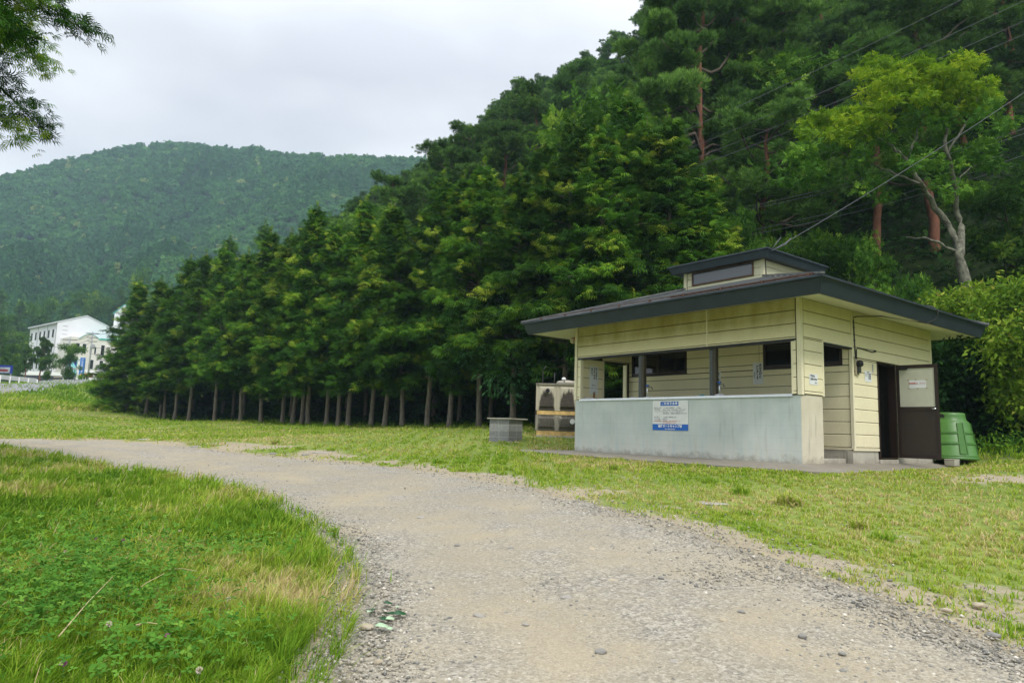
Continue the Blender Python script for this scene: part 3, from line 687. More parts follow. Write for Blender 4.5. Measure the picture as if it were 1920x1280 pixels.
# eaves: soffit, fascia, stepped metal roof, raised vent
E0, E1, F0, F1 = -.83, -.91, 2.765, 3.0
XB, YB = 5.95, 6.60                                   # far eave lines
def rect(d, z, dx=0): return [(E0 - d, E0 - d, z), (XB + d, E0 - d, z), (XB + d, YB + d, z), (E0 - d, YB + d, z)]
def loft(mb, r1, r2, mi=0): mb.add(r1 + r2, [(i, (i + 1) % 4, 4 + (i + 1) % 4, 4 + i) for i in range(4)], mi)
mb = MB(); wall = [(-.0, -.0, ZT), (D_, 0, ZT), (D_, W_, ZT), (0, W_, ZT)]
loft(mb, rect(-.03, F0 + .012), wall); mb.build('soffit', M['soffit'], B)
mb = MB(); loft(mb, rect(0, F0), rect(.08, F1)); loft(mb, rect(-.04, F0), rect(0, F0)); loft(mb, rect(-.04, F0), rect(-.04, F1))
for i in range(1, 8):      # lapped joints in the fascia sheets
    t_ = i / 8
    for s_ in (0, 1):
        for z0, z1_ in ((F0 + .004, F1 - .01),):
            d0, d1 = .002, .079
            if s_ == 0:
                y = E0 + t_ * (YB - E0); mb.add([(E0 - d0 - .003, y, z0), (E0 - d1 - .003, y, z1_), (E0 - d1 - .003, y + .12, z1_), (E0 - d0 - .003, y + .12, z0)], [(0, 1, 2, 3)])
            else:
                x = E0 + t_ * (XB - E0); mb.add([(x, E0 - d0 - .003, z0), (x, E0 - d1 - .003, z1_), (x + .12, E0 - d1 - .003, z1_), (x + .12, E0 - d0 - .003, z0)], [(0, 1, 2, 3)])
mb.build('fascia', M['slate'], B)
mb = MB(); loft(mb, rect(.08, F1), rect(.125, F1 + .012)); loft(mb, rect(.125, F1 + .012), rect(.12, F1 + .045)); loft(mb, rect(.12, F1 + .045), rect(.08, F1 + .05)); mb.build('drip_edge', M['slate'], B)
CX0, CX1, CY0, CY1 = 1.8, 3.75, 1.84, 3.89; RZ1 = 3.87
mb = MB(); nC_ = 9
outer_r = rect(.125, F1 + .035); inner_r = [(CX0, CY0, RZ1), (CX1, CY0, RZ1), (CX1, CY1, RZ1), (CX0, CY1, RZ1)]
prev = outer_r
for i in range(1, nC_ + 1):
    t_ = i / nC_; cur = [tuple(o_[k] + (n_[k] - o_[k]) * t_ for k in range(3)) for o_, n_ in zip(outer_r, inner_r)]
    loft(mb, prev, cur)
    if i < nC_:
        stp = [(x, y, z + .02) for x, y, z in cur]; loft(mb, cur, stp); prev = stp
mb.build('roof', M['roof'], B)
mb = MB()                                             # hip caps
for a_, b_ in zip(outer_r, inner_r): mb.bar((a_[0], a_[1], a_[2] + .03), (b_[0], b_[1], b_[2] + .04), .07, .035)
mb.build('hip_cap', M['roof'], B)
mb = MB(); z = F1 + .13                               # snow rail near the eave
mb.bar((-.74, -.4, z + .01), (-.74, YB - .3, z + .01), .012, .012); mb.bar((-.72, -.7, z + .0), (-.72, 2.3, z + .0), .04, .03)
for i in range(9): y = -.6 + i * .85; mb.box(-.77, y, z - .05, -.72, y + .02, z + .02)
for i in range(7): x = .3 + i * .85; mb.box(x, -.77, z - .05, x + .02, -.72, z + .015)
mb.bar((-.4, -.74, z), (XB - .3, -.74, z), .012, .012)
mb.build('snow_guard', M['rust'], B)
mb = MB()
def vent_wall(mb):
    def bd(ax, a0, a1, z0, z1, c): mb.add(*board(ax, a0, a1, z0, z1, c, -.02))
    mb.box(CX0, CY0, 3.6, CX1, CY1, 4.26, 0)
    for z0, z1_ in ((3.72, 3.93),): bd('x', CY0 + .06, CY1 - .06, z0, z1_, CX0)
    for z0, z1_ in ((3.93, 4.1), (4.1, 4.27)): bd('x', CY0 + .06, CY0 + .22, z0, z1_, CX0); bd('x', CY1 - .19, CY1 - .06, z0, z1_, CX0)
    for z0, z1_ in ((3.72, 3.93), (3.93, 4.12), (4.12, 4.27)): bd('y', CX0 + .06, CX1 - .06, z0, z1_, CY0)
    for x, y in ((CX0, CY0), (CX0, CY1), (CX1, CY0)): mb.box(x - .035, y - .035, 3.7, x + .05, y + .05, 4.265, 0)
vent_wall(mb); cw = mb.build('roof_vent', [M['siding2'], M['gap']], B)
mb = MB()
for q in ((2.06, 3.94, 3.70, 3.97), (2.06, 4.235, 3.70, 4.262), (2.06, 3.97, 2.09, 4.235), (3.67, 3.97, 3.70, 4.235)): mb.box(CX0 - .045, q[0], q[1], CX0 - .005, q[2], q[3])
mb.build('vent_window', M['rust'], cw)
MB().box(CX0 - .028, 2.09, 3.97, CX0 - .022, 3.67, 4.235).build('vent_pane', M['skyglass'], cw)
def rect2(d, z): return [(CX0 - .2 - d, CY0 - .2 - d, z), (CX1 + .2 + d, CY0 - .2 - d, z), (CX1 + .2 + d, CY1 + .27 + d, z), (CX0 - .2 - d, CY1 + .27 + d, z)]
mb = MB(); loft(mb, rect2(0, 4.25), rect2(.05, 4.40)); loft(mb, rect2(0, 4.25), [(CX0, CY0, 4.27), (CX1, CY0, 4.27), (CX1, CY1, 4.27), (CX0, CY1, 4.27)])
loft(mb, rect2(.05, 4.40), rect2(.085, 4.41)); loft(mb, rect2(.085, 4.41), rect2(.08, 4.44))
mb.build('vent_fascia', M['slate'], cw)
mb = MB(); cxm, cym = (CX0 + CX1) / 2, (CY0 + CY1) / 2 + .03
ri = [(cxm - .1, cym - .25, 4.62), (cxm + .1, cym - .25, 4.62), (cxm + .1, cym + .25, 4.62), (cxm - .1, cym + .25, 4.62)]
prev = rect2(.08, 4.435)
for i in range(1, 5):
    t_ = i / 4; cur = [tuple(o_[k] + (n_[k] - o_[k]) * t_ for k in range(3)) for o_, n_ in zip(rect2(.08, 4.435), ri)]; loft(mb, prev, cur)
    prev = [(x, y, z + .012) for x, y, z in cur]
    if i < 4: loft(mb, cur, prev)
mb.add(ri, [(0, 1, 2, 3)]); mb.build('vent_roof', M['roof'], cw)

# door frame and the opened leaf
mb = MB(); mb.box(2.8, -.03, .1, 2.845, .12, 2.02); mb.box(3.555, -.03, .1, 3.6, .12, 2.02); mb.box(2.845, -.03, 1.98, 3.555, .12, 2.02); mb.box(2.845, -.03, .085, 3.555, .11, .115)
mb.build('door_frame', M['brown'], B)
h0 = Vector((3.585, -.045)); h1 = Vector((3.66, -.80)); dd2 = (h1 - h0); LW = dd2.length; ang = math.atan2(dd2.y, dd2.x)
mb = MB(); T_ = .035
for q in ((0, .12, .06, 2.0), (LW - .06, .12, LW, 2.0), (.06, 1.93, LW - .06, 2.0), (.06, 1.08, LW - .06, 1.15), (.06, .12, LW - .06, .2)): mb.box(q[0], -T_ / 2, q[1], q[2], T_ / 2, q[3])
df = mb.build('door', M['brown'], None); df.location = (h0.x, h0.y, 0); df.rotation_euler = (0, 0, ang); df.parent = B
MB().box(.06, -.006, 1.15, LW - .06, .006, 1.93).build('upper_panel', M['whitepanel'], df)
MB().box(.06, -.008, .2, LW - .06, .008, 1.08).build('lower_panel', M['brownpanel'], df)
mb = MB()
for s_ in (-1, 1): mb.tube([(LW - .05, s_ * .017, 1.11), (LW - .05, s_ * .06, 1.11), (LW - .13, s_ * .065, 1.105)], [.02, .013, .011], 10)
mb.build('handle', M['steel'], df)
mb = MB(); mb.box(.07, -.05, 1.9, .22, -.018, 1.94); mb.bar((.1, -.05, 1.945), (.32, -.05, 1.955), .015, .008); mb.build('door_closer', M['black'], df)

# electricity meter, conduit, switch
mb = MB(); mb.box(1.875, -.05, 1.68, 2.02, -.022, 1.99); em = mb.build('electric_meter', M['meter'], B, bevel=.008)
mb = MB(); mb.lathe([(.0, 0), (.062, 0), (.065, .05), (.05, .085), (.0, .09)], (0, 0, 0), 18); o = mb.build('meter_dial', M['black'], em); o.location = (1.965, -.05, 1.9); o.rotation_euler = (R_(90), 0, 0)
MB().box(1.925, -.095, 1.72, 2.005, -.05, 1.835).build('terminal_cover', M['post'], em)
MB().box(2.045, -.03, 1.84, 2.14, -.022, 1.97).build('meter_plate', M['meter'], em)
mb = MB(); y = -.032
mb.tube([(1.92, y, 1.99), (1.90, y, 2.3), (1.885, y, 2.74), (1.90, y, 2.8), (1.96, y - .02, 2.82), (2.5, y - .28, 2.865), (3.05, -.55, 2.83), (3.2, -.83, 2.755), (3.3, -.97, 2.85), (3.34, -.99, 3.0), (3.32, -.9, 3.09), (3.1, -.86, 3.09)], .012, 8)
mb.tube([(1.955, y, 1.99), (1.965, y, 2.17), (2.0, y, 2.205), (2.1, y, 2.215), (2.3, y, 2.205), (2.6, y, 2.185), (2.66, y, 2.19), (2.72, y, 2.215)], .011, 8)
for x, z in ((1.89, 2.6), (1.895, 2.35), (2.12, 2.215), (2.35, 2.205)): mb.box(x - .02, y - .014, z - .008, x + .02, y + .012, z + .008)
mb.box(2.69, y - .02, 2.195, 2.74, y + .01, 2.235)
mb.build('conduit', M['cable'], B)
mb = MB(); mb.tube([(CX0 - .05, CY0 - .24, 4.3), (CX0 + .02, CY0 - .045, 4.27), (CX0 + .03, CY0 - .042, 4.1), (CX0 + .04, CY0 - .045, 3.85)], .012, 6); mb.build('vent_cable', M['cable'], B)
mb = MB(); mb.box(.5, W_ - .095, 1.28, .56, W_ - .082, 1.41); mb.build('light_switch', M['switch'], B)

# lamp under the left eave
lp = empty('eave_lamp', tuple(loc2w(.10, W_ + .03, 2.72)), YAW + R_(90), 'small dusty lamp with red bracket under the left roof eave of the shelter', 'lamp')
mb = MB(); mb.tube([(0, 0, 0), (.12, 0, -.0), (.17, 0, -.02)], [.03, .035, .03], 10); mb.build('bracket', M['red'], lp)
mb = MB(); mb.lathe([(.0, .05), (.05, .045), (.075, 0), (.07, -.07), (.04, -.1), (0, -.11)], (0.2, 0, -.03), 16); mb.build('lamp_glass', M['meter'], lp)

# ------------------------------------------------------------------ writing
def text_mesh(body, size, mat_, align='LEFT', bold=0.0, spacing=1.0, wide=1.0):
    c_ = bpy.data.curves.new('writing', 'FONT'); c_.body = body; c_.size = size; c_.align_x = align; c_.align_y = 'CENTER'; c_.offset = bold; c_.space_character = spacing; c_.resolution_u = 3; c_.extrude = .0006
    o_ = bpy.data.objects.new('writing', c_); COL.objects.link(o_)
    dg = bpy.context.evaluated_depsgraph_get(); me_ = bpy.data.meshes.new_from_object(o_.evaluated_get(dg)); bpy.data.objects.remove(o_); bpy.data.curves.remove(c_)
    me_.materials.clear(); me_.materials.append(mat_)
    for v in me_.vertices: v.co.x *= wide
    return me_
def lettering(parent, lines, name='lettering'):
    """lines: (text, x, y, size, mat, align, bold); one mesh per ink colour in the local x (right) y (up) plane"""
    groups = {}
    for (tx, x, y, sz, mt, al, bo) in lines: groups.setdefault(mt, []).append((tx, x, y, sz, al, bo))
    for mt, ls in groups.items():
        bm = bmesh.new()
        for tx, x, y, sz, al, bo in ls:
            me_ = text_mesh(tx, sz, M[mt], al, bo)
            for v in me_.vertices: v.co.x += x; v.co.y += y
            bm.from_mesh(me_); bpy.data.meshes.remove(me_)
        me_ = bpy.data.meshes.new(name); bm.to_mesh(me_); bm.free(); me_.materials.append(M[mt])
        o_ = bpy.data.objects.new(name, me_); COL.objects.link(o_); o_.parent = parent; o_.location = (0, 0, .0045)
def board_on(name, face, a_, z, off, wd, ht, label, cat, group=None, mats='paper', th_=.002, rz=0.0):
    """flat sheet; local x to the viewer's right, local y up, local z outwards. face: 'x' (faces -x), 'y' (faces -y)"""
    o_ = bpy.data.objects.new(name, None); COL.objects.link(o_)
    if face == 'x': pos = loc2w(off, a_, z); right = loc2w(0, -1) - loc2w(0, 0); nrm = loc2w(-1, 0) - loc2w(0, 0)
    else: pos = loc2w(a_, off, z); right = loc2w(1, 0) - loc2w(0, 0); nrm = loc2w(0, -1) - loc2w(0, 0)
    mw = Matrix((right, Vector((0, 0, 1)), nrm)).transposed().to_4x4() @ Matrix.Rotation(rz, 4, 'Z'); mw.translation = pos; o_.matrix_world = mw
    tag(o_, label, cat, group)
    MB().box(-wd / 2, -ht / 2, 0, wd / 2, ht / 2, th_).build('sheet', M[mats], o_)
    return o_
sg = board_on('price_sign', 'x', 2.885, .835, -.012, .925, .61, 'white and blue Japanese price board on the pale blue counter wall', 'sign', mats='white', th_=.004)
sg.children[0].name = 'sign_board'
MB().box(-.4625, -.305, .0041, .4625, -.178, .0046).build('blue_band', M['signblue'], sg)
MB().box(-.25, .20, .0041, .22, .285, .0046).build('title_plate', M['signblue'], sg)
L_ = [('ご 利 用 料 金 表', -.015, .243, .056, 'white', 'CENTER', .0022), ('福住オートキャンプ場', 0, -.222, .062, 'white', 'CENTER', .0028), ('TEL  0555-82-2614', 0, -.279, .034, 'white', 'CENTER', .0008)]
for i, (a_, b_) in enumerate([('● 宿 泊（1泊）', '一人1,000円（消費税別） 一人500円'), ('  受 付 時 間', '8時00分〜17時00分（時間外は電話にて受付けします）'), ('  チェックアウト', '翌日11時00分 （チェックアウト時間は厳守下さい'), ('', '延長の場合は、1時間毎に別途料金がかかります'), ('', ''), ('● 日 帰 り', '一人500円（消費税別 込み）'), ('  受 付 時 間', '8時00分〜'), ('  チェックアウト', '17時00分')]):
    y = .155 - i * .0385
    if a_: L_.append((a_, -.42, y, .030, 'greyink', 'LEFT', .0004))
    if b_: L_.append((b_, -.19, y, .029 if i not in (1, 2) else .0245, 'greyink', 'LEFT', .0003))
L_ += [('●［注意事項］', -.42, -.118, .030, 'redink', 'LEFT', .0004), ('直火は禁止（焚火台は使用可）です', -.19, -.118, .029, 'redink', 'LEFT', .0004), ('ゴミはお持ち帰りください', -.19, -.153, .029, 'redink', 'LEFT', .0004)]
lettering(sg, L_)
for ch in sg.children:
    if ch.name.startswith('lettering'): ch.location.z = .0052
def vtext(s_, x, y0, sz, mt='ink', bo=.001): return [(c_, x, y0 - i * sz * 1.02, sz, mt, 'CENTER', bo) for i, c_ in enumerate(s_)]
n1_ = board_on('notice_paper', 'x', 3.06, 1.66, XM - .024, .24, .46, 'white notice below the left dark window, between the two posts of the opening', 'notice', 'printed notices on the siding')
lettering(n1_, vtext('調理以外の', .06, .17, .062, bo=.003) + vtext('使用禁止', -.01, .12, .062, bo=.003) + vtext('管理人', -.08, .0, .04))
n2_ = board_on('notice_paper', 'x', 2.0, 1.80, XM - .024, .24, .46, 'white notice on the inner wall seen just right of the right hand opening post', 'notice', 'printed notices on the siding')
lettering(n2_, vtext('水は大切に', .06, .17, .062, bo=.003) + vtext('使いましょう', -.01, .14, .05, bo=.003) + vtext('管理人', -.08, .0, .04))
n3_ = board_on('notice_paper', 'y', .52, 1.86, W_ - .083, .30, .36, 'upper sheet with bold black writing on the far end wall above the light switch', 'notice', 'printed notices on the siding')
lettering(n3_, vtext('流しの中に', .08, .12, .055, bo=.003) + vtext('ゴミを流さ', .01, .12, .055, bo=.003) + vtext('ないで', -.07, .11, .06, bo=.003))
n4_ = board_on('notice_paper', 'y', .52, 1.52, W_ - .083, .28, .32, 'lower faded sheet below the bold notice on the far end wall', 'notice', 'printed notices on the siding')
lettering(n4_, [('節水に', 0, .06, .05, 'greyink', 'CENTER', 0), ('ご協力ください', 0, -.01, .035, 'greyink', 'CENTER', 0), ('管理人', .04, -.1, .03, 'greyink', 'CENTER', 0)])
n5_ = board_on('notice_paper', 'y', .375, 1.49, -.024, .28, .19, 'small white notice on the siding left of the side entry, above the beige wall end', 'notice', 'printed notices on the siding')
lettering(n5_, [('静かに', -.03, .055, .05, 'ink', 'CENTER', .002), ('ご利用ください', 0, .0, .034, 'ink', 'CENTER', .002), ('管理人', .07, -.06, .024, 'ink', 'CENTER', .001)])
n6_ = board_on('notice_paper', 'y', 2.415, 1.69, -.024, .27, .21, 'white notice of dense handwriting on the siding between the meter and the doorway', 'notice', 'printed notices on the siding')
lettering(n6_, [('お 願 い', 0, .08, .026, 'ink', 'CENTER', .001)] + vtext('使用後は', .09, .045, .03, bo=.001) + vtext('電気を消', .05, .045, .03, bo=.001) + vtext('して下さ', .01, .045, .03, bo=.001) + vtext('い。', -.03, .045, .03, bo=.001) + vtext('管理', -.09, .04, .03, bo=.001))
n7_ = board_on('notice_paper', 'y', 2.62, 1.87, -.024, .045, .17, 'narrow pale strip stuck beside the upper left of the doorway', 'notice')
n7_.children[0].data.materials[0] = M['rag']
lettering(n7_, vtext('男女兼', 0, .045, .04, 'greyink', .002))
# sheet taped on the door leaf
dw = Matrix.Translation(Vector((OX, OY, 0))) @ Matrix.Rotation(YAW, 4, 'Z') @ Matrix.Translation(Vector((h0.x, h0.y, 0))) @ Matrix.Rotation(ang, 4, 'Z')
o_ = bpy.data.objects.new('door_notice', None); COL.objects.link(o_)
mw = dw @ Matrix.Translation(Vector((LW * .52, -.0075, 1.60))) @ Matrix.Rotation(R_(90), 4, 'X'); o_.matrix_world = mw
tag(o_, 'sheet with faint red writing taped to the pale upper panel of the open brown door', 'notice')
MB().box(-.155, -.075, 0, .155, .085, .001).build('sheet', M['paper'], o_)
lettering(o_, [('使用禁止  トイレ', 0, .02, .042, 'redink', 'CENTER', .001)])
mb = MB()
for x, y in ((-.17, .09), (-.03, .1), (.16, .09), (-.16, -.08), (0, -.085), (.16, -.08)): mb.box(x - .02, y - .006, .0011, x + .02, y + .006, .0016)
mb.build('tape', M['switch'], o_)

for y in (3.62, 1.78):
    mb = MB(); mb.tube([(.12, y, 1.2), (.12, y, 1.42), (.16, y, 1.46), (.26, y, 1.46), (.29, y, 1.41)], .011, 8); tp_ = mb.build('tap', M['steel'], B); MB().box(.10, y - .03, 1.475, .15, y + .03, 1.5).box(.118, y - .008, 1.45, .132, y + .008, 1.476).build('tap_handle', M['signblue'], tp_)
MB().box(.60, .4, .82, 1.0, W_ - .4, .86).box(.60, .4, .012, .64, W_ - .4, .82).build('wash_bench', M['concrete'], B)
# things left on the counter
def cloth(name, x, y, sx_, sy_, h_, mt, label, seed):
    nx, ny = 12, 12; r = random.Random(seed); v = []; f = []
    for i in range(nx):
        for j in range(ny):
            u, w2 = i / (nx - 1) * 2 - 1, j / (ny - 1) * 2 - 1; e = max(0, 1 - (u * u + w2 * w2) * .8)
            v.append((u * sx_ * (1 + .2 * mnoise.noise((w2 * 2, seed, 0))), w2 * sy_ * (1 + .2 * mnoise.noise((u * 2, seed, 5))), h_ * e * (.6 + .8 * abs(mnoise.noise((u * 3, w2 * 3, seed))))))
    f = [(i * ny + j, (i + 1) * ny + j, (i + 1) * ny + j + 1, i * ny + j + 1) for i in range(nx - 1) for j in range(ny - 1)]
    o_ = MB().add(v, f, 0, True).build(name, M[mt]); o_.location = tuple(loc2w(x, y, 1.218)); o_.rotation_euler = (0, 0, YAW + r.random())
    md = o_.modifiers.new('thickness', 'SOLIDIFY'); md.thickness = .006; md.offset = 1
    tag(o_, label, 'cloth'); return o_
cloth('cloth', .05, 2.12, .05, .08, .04, 'teal', 'crumpled teal cloth on the steel counter left of the right hand post', 1)
cloth('cloth', .08, 3.55, .05, .09, .03, 'rag', 'pale rag on the steel counter just right of the left hand post', 2)
cloth('cloth', .08, 4.0, .05, .08, .03, 'rag', 'pale rag on the steel counter just left of the left hand post', 3)
cloth('cloth', .06, 5.35, .06, .16, .035, 'rag', 'pale rag at the far left end of the steel counter', 4)
cloth('cloth', .06, 1.72, .06, .10, .05, 'rag', 'pale rag on the steel counter right of the right hand post', 6)

# ------------------------------------------------------------------ compost bin, block, pit, tank
p = at(1781, 860, 15.7); bx, by = p.x, p.y; gb = g1(bx, by)
cb = empty('compost_bin', (bx, by, p.z), R_(20), 'green conical plastic compost bin beside the open brown door', 'compost bin')
mb = MB(); prof = [(.0, .0), (.55, 0), (.56, .02), (.555, .05), (.535, .06), (.545, .075), (.54, .095), (.52, .105), (.40, .80), (.385, .815), (.345, .86), (.33, .95), (.325, 1.0), (.29, 1.015), (0, 1.03)]
mb.lathe(prof, n=40); body = mb.build('body', M['green'], cb)
mb = MB()
def rib(a0, a1, z0, z1, t_=.012):
    k = max(2, int(abs(a1 - a0) / 5)); 
    def rad(z): return .52 + (.40 - .52) * (z - .105) / .695
    for i in range(k):
        b0, b1 = R_(a0 + (a1 - a0) * i / k), R_(a0 + (a1 - a0) * (i + 1) / k); v = []
        for z in (z0, z1):
            for b_ in (b0, b1):
                for d in (0, t_): v.append(((rad(z) + d) * math.cos(b_), (rad(z) + d) * math.sin(b_), z))
        mb.add(v, [(0, 1, 3, 2), (4, 6, 7, 5), (0, 4, 5, 1), (2, 3, 7, 6), (1, 5, 7, 3), (0, 2, 6, 4)])
for a_ in range(0, 360, 60):
    rib(a_, a_ + 14, .12, .79, .02); rib(a_ + 17, a_ + 20, .12, .79); 
    for z in (.33, .56): rib(a_ + 20, a_ + 60, z, z + .045, .016)
mb.build('rib', M['green'], cb)
mb = MB(); 
o = MB().box(-.07, -.02, -.03, .07, .02, .03).box(-.045, -.026, .03, .045, .02, .05).build('badge', M['black'], cb, bevel=.012); a_ = R_(-104 - 20)
a_ = R_(-165); o.location = (.33 * math.cos(a_), .33 * math.sin(a_), .93); o.rotation_euler = (0, 0, a_ + R_(90))
p = loc2w(5.1, -.45); 
cbk = MB().box(-.13, -.1, 0, .13, .1, .12).box(-.135, -.105, .1201, .135, .105, .145).build('concrete_block', M['concrete'], None, bevel=.008); cbk.location = (p.x, p.y, -.03); cbk.rotation_euler = (0, 0, YAW)
tag(cbk, 'low grey concrete block on the ground under the edge of the open door', 'block')

p = at(953, 829, 19.3)
pit = empty('block_enclosure', (p.x, p.y, p.z - .03), R_(52), 'low grey concrete block box with thin slab lid near the trees', 'enclosure')
mb = MB(); mb.box(0, 0, 0, .62, .68, .66); mb.build('block_wall', M['block'], pit)
mb = MB(); mb.box(-.05, -.08, .661, .75, .74, .69); mb.build('slab_lid', M['concrete'], pit)
for i, (px, py) in enumerate(((952, 829), (958, 828), (966, 829), (972, 830), (945, 828))):
    p = gpt(px, py + 1); s_ = random.uniform(.03, .05)
    o = MB().lathe([(.0, 0), (1, .1), (.9, .5), (.3, .8), (0, .82)], n=7).build('stone', M['stone3']); o.location = (p[0], p[1], g1(*p)); o.scale = (s_ * 1.6, s_, s_); o.rotation_euler = (0, 0, i)
    tag(o, 'small pale stone lying at the foot of the concrete block box', 'stone', 'small stones at the block box')

p = at(1004, 824, 20.4)
tk = empty('water_tank', (p.x, p.y, p.z), R_(-4), 'stained sectional water tank on rusty yellow beams left of the shelter', 'water tank')
TW, TD = 1.82, 1.9
mb = MB(); mb.box(-.02, -.02, 0, TW, TD, .14); mb.build('plinth', M['concrete'], tk)
mb = MB(); mb.box(.02, .0, .141, TW - .03, .08, .26); mb.box(.02, .0, .73, TW - .03, .10, .84); mb.box(.03, .08, .141, .1, TD - .1, .26); mb.build('steel_beam', M['yellow'], tk)
def panel(mb, z0, z1, pw, ph):
    nn_ = 3
    for i in range(nn_):
        x0 = i * pw; b = len(mb.v); x1 = x0 + pw; d = .05
        mb.add([(x0, 0, z0), (x1, 0, z0), (x1, 0, z1), (x0, 0, z1), (x0 + .05, 0, z0 + .05), (x1 - .05, 0, z0 + .05), (x1 - .05, 0, z1 - .05), (x0 + .05, 0, z1 - .05),
                (x0 + .12, -d, z0 + .12), (x1 - .12, -d, z0 + .12), (x1 - .12, -d, z1 - .1), (x0 + .12, -d, z1 - .1)],
               [(0, 1, 5, 4), (1, 2, 6, 5), (2, 3, 7, 6), (3, 0, 4, 7), (4, 5, 9, 8), (5, 6, 10, 9), (6, 7, 11, 10), (7, 4, 8, 11), (8, 9, 10, 11)])
        mb.box(x0 - .012, -.03, z0, x0 + .012, -.0, z1)
    mb.box(0, 0.001, z0, nn_ * pw, TD, z1)
mb = MB(); panel(mb, .85, 1.60, .6, .75); mb.build('upper_panel', M['tankup'], tk)
mb = MB(); panel(mb, .27, .72, .6, .45)
for i in range(3):   # diagonal pressed ribs of the lower panels
    x0 = i * .6; mb.bar((x0 + .1, -.055, .62), (x0 + .31, -.055, .42), .012, .02); mb.bar((x0 + .31, -.055, .42), (x0 + .52, -.055, .62), .012, .02)
mb.build('lower_panel', M['tanklow'], tk)
mb = MB(); mb.box(-.03, -.05, 1.601, TW, TD, 1.63)
for i in range(21): mb.box(.03 + i * .083, -.062, 1.59, .055 + i * .083, -.051, 1.62)
mb.build('top_flange', M['tanklow'], tk)
mb = MB(); mb.lathe([(0, 1.631), (.3, 1.631), (.34, 1.68), (.36, 1.69), (.3, 1.76), (0, 1.8)], (.9, .8, 0), 28); mb.lathe([(0, 1.631), (.14, 1.631), (.14, 1.66), (0, 1.67)], (.4, .5, 0), 16); mb.build('hatch', M['concrete'], tk)
mb = MB(); mb.lathe([(.035, 1.631), (.035, 1.75), (.065, 1.76), (.065, 1.78), (.045, 1.82), (0, 1.835)], (.78, .15, 0), 16); mb.build('air_vent', M['white'], tk)
mb = MB(); mb.tube([(.16, .3, 1.63), (.16, .3, 2.0), (.18, .28, 2.08), (.24, .2, 2.14)], .016, 8); mb.tube([(.5, 1.2, 1.63), (.5, 1.2, 2.05)], .016, 8); mb.build('pipe', M['cable'], tk)
mb = MB(); mb.tube([(.32, -.05, 1.42), (.32, -.16, 1.42)], [.06, .055], 12); mb.build('outlet', M['black'], tk)
mb = MB(); mb.tube([(1.05, -.05, .55), (1.05, -.09, .55)], [.075, .075], 18); mb.build('round_cap', M['white'], tk)

# ------------------------------------------------------------------ trees
def tube_np(pts, rad, n=6):
    pts = np.asarray(pts, float); rad = np.asarray(rad, float); k = len(pts)
    d = unit(np.gradient(pts, axis=0)); ref = np.where(np.abs(d[:, 2:3]) > .9, np.array([[1., 0, 0]]), np.array([[0., 0, 1]]))
    a_ = unit(np.cross(d, ref)); b_ = np.cross(a_, d); t_ = np.arange(n) * 2 * np.pi / n
    V = pts[:, None] + rad[:, None, None] * (np.cos(t_)[None, :, None] * a_[:, None] + np.sin(t_)[None, :, None] * b_[:, None])
    ii = np.arange(k * n).reshape(k, n); i2 = np.roll(ii, -1, 1)
    F = np.stack([ii[:-1], i2[:-1], i2[1:], ii[1:]], -1).reshape(-1, 4)
    return V.reshape(-1, 3), [F], np.zeros(k * n)
def trunk_mesh(name, tubes, mt, mt2=None):
    V, F, T = merge([tube_np(*t_) for t_ in tubes]); me_ = npmesh(name, V, F, mt, smooth=True)
    if mt2: me_.materials.append(mt2); k0 = (len(tubes[0][0]) - 1) * tubes[0][2]; ix = np.ones(len(me_.polygons), np.int32); ix[:k0] = 0; me_.polygons.foreach_set('material_index', ix)
    return me_
def crown_mesh(name, parts, mt):
    V, F, T = merge(parts); return npmesh(name, V, F, mt, tint=T)
def leafparts(P, D, Nn, S, tm, tint, W=1.0):
    V, F, k = scatter(P, D, Nn, S, tm, W); return V, F, np.repeat(tint, k)

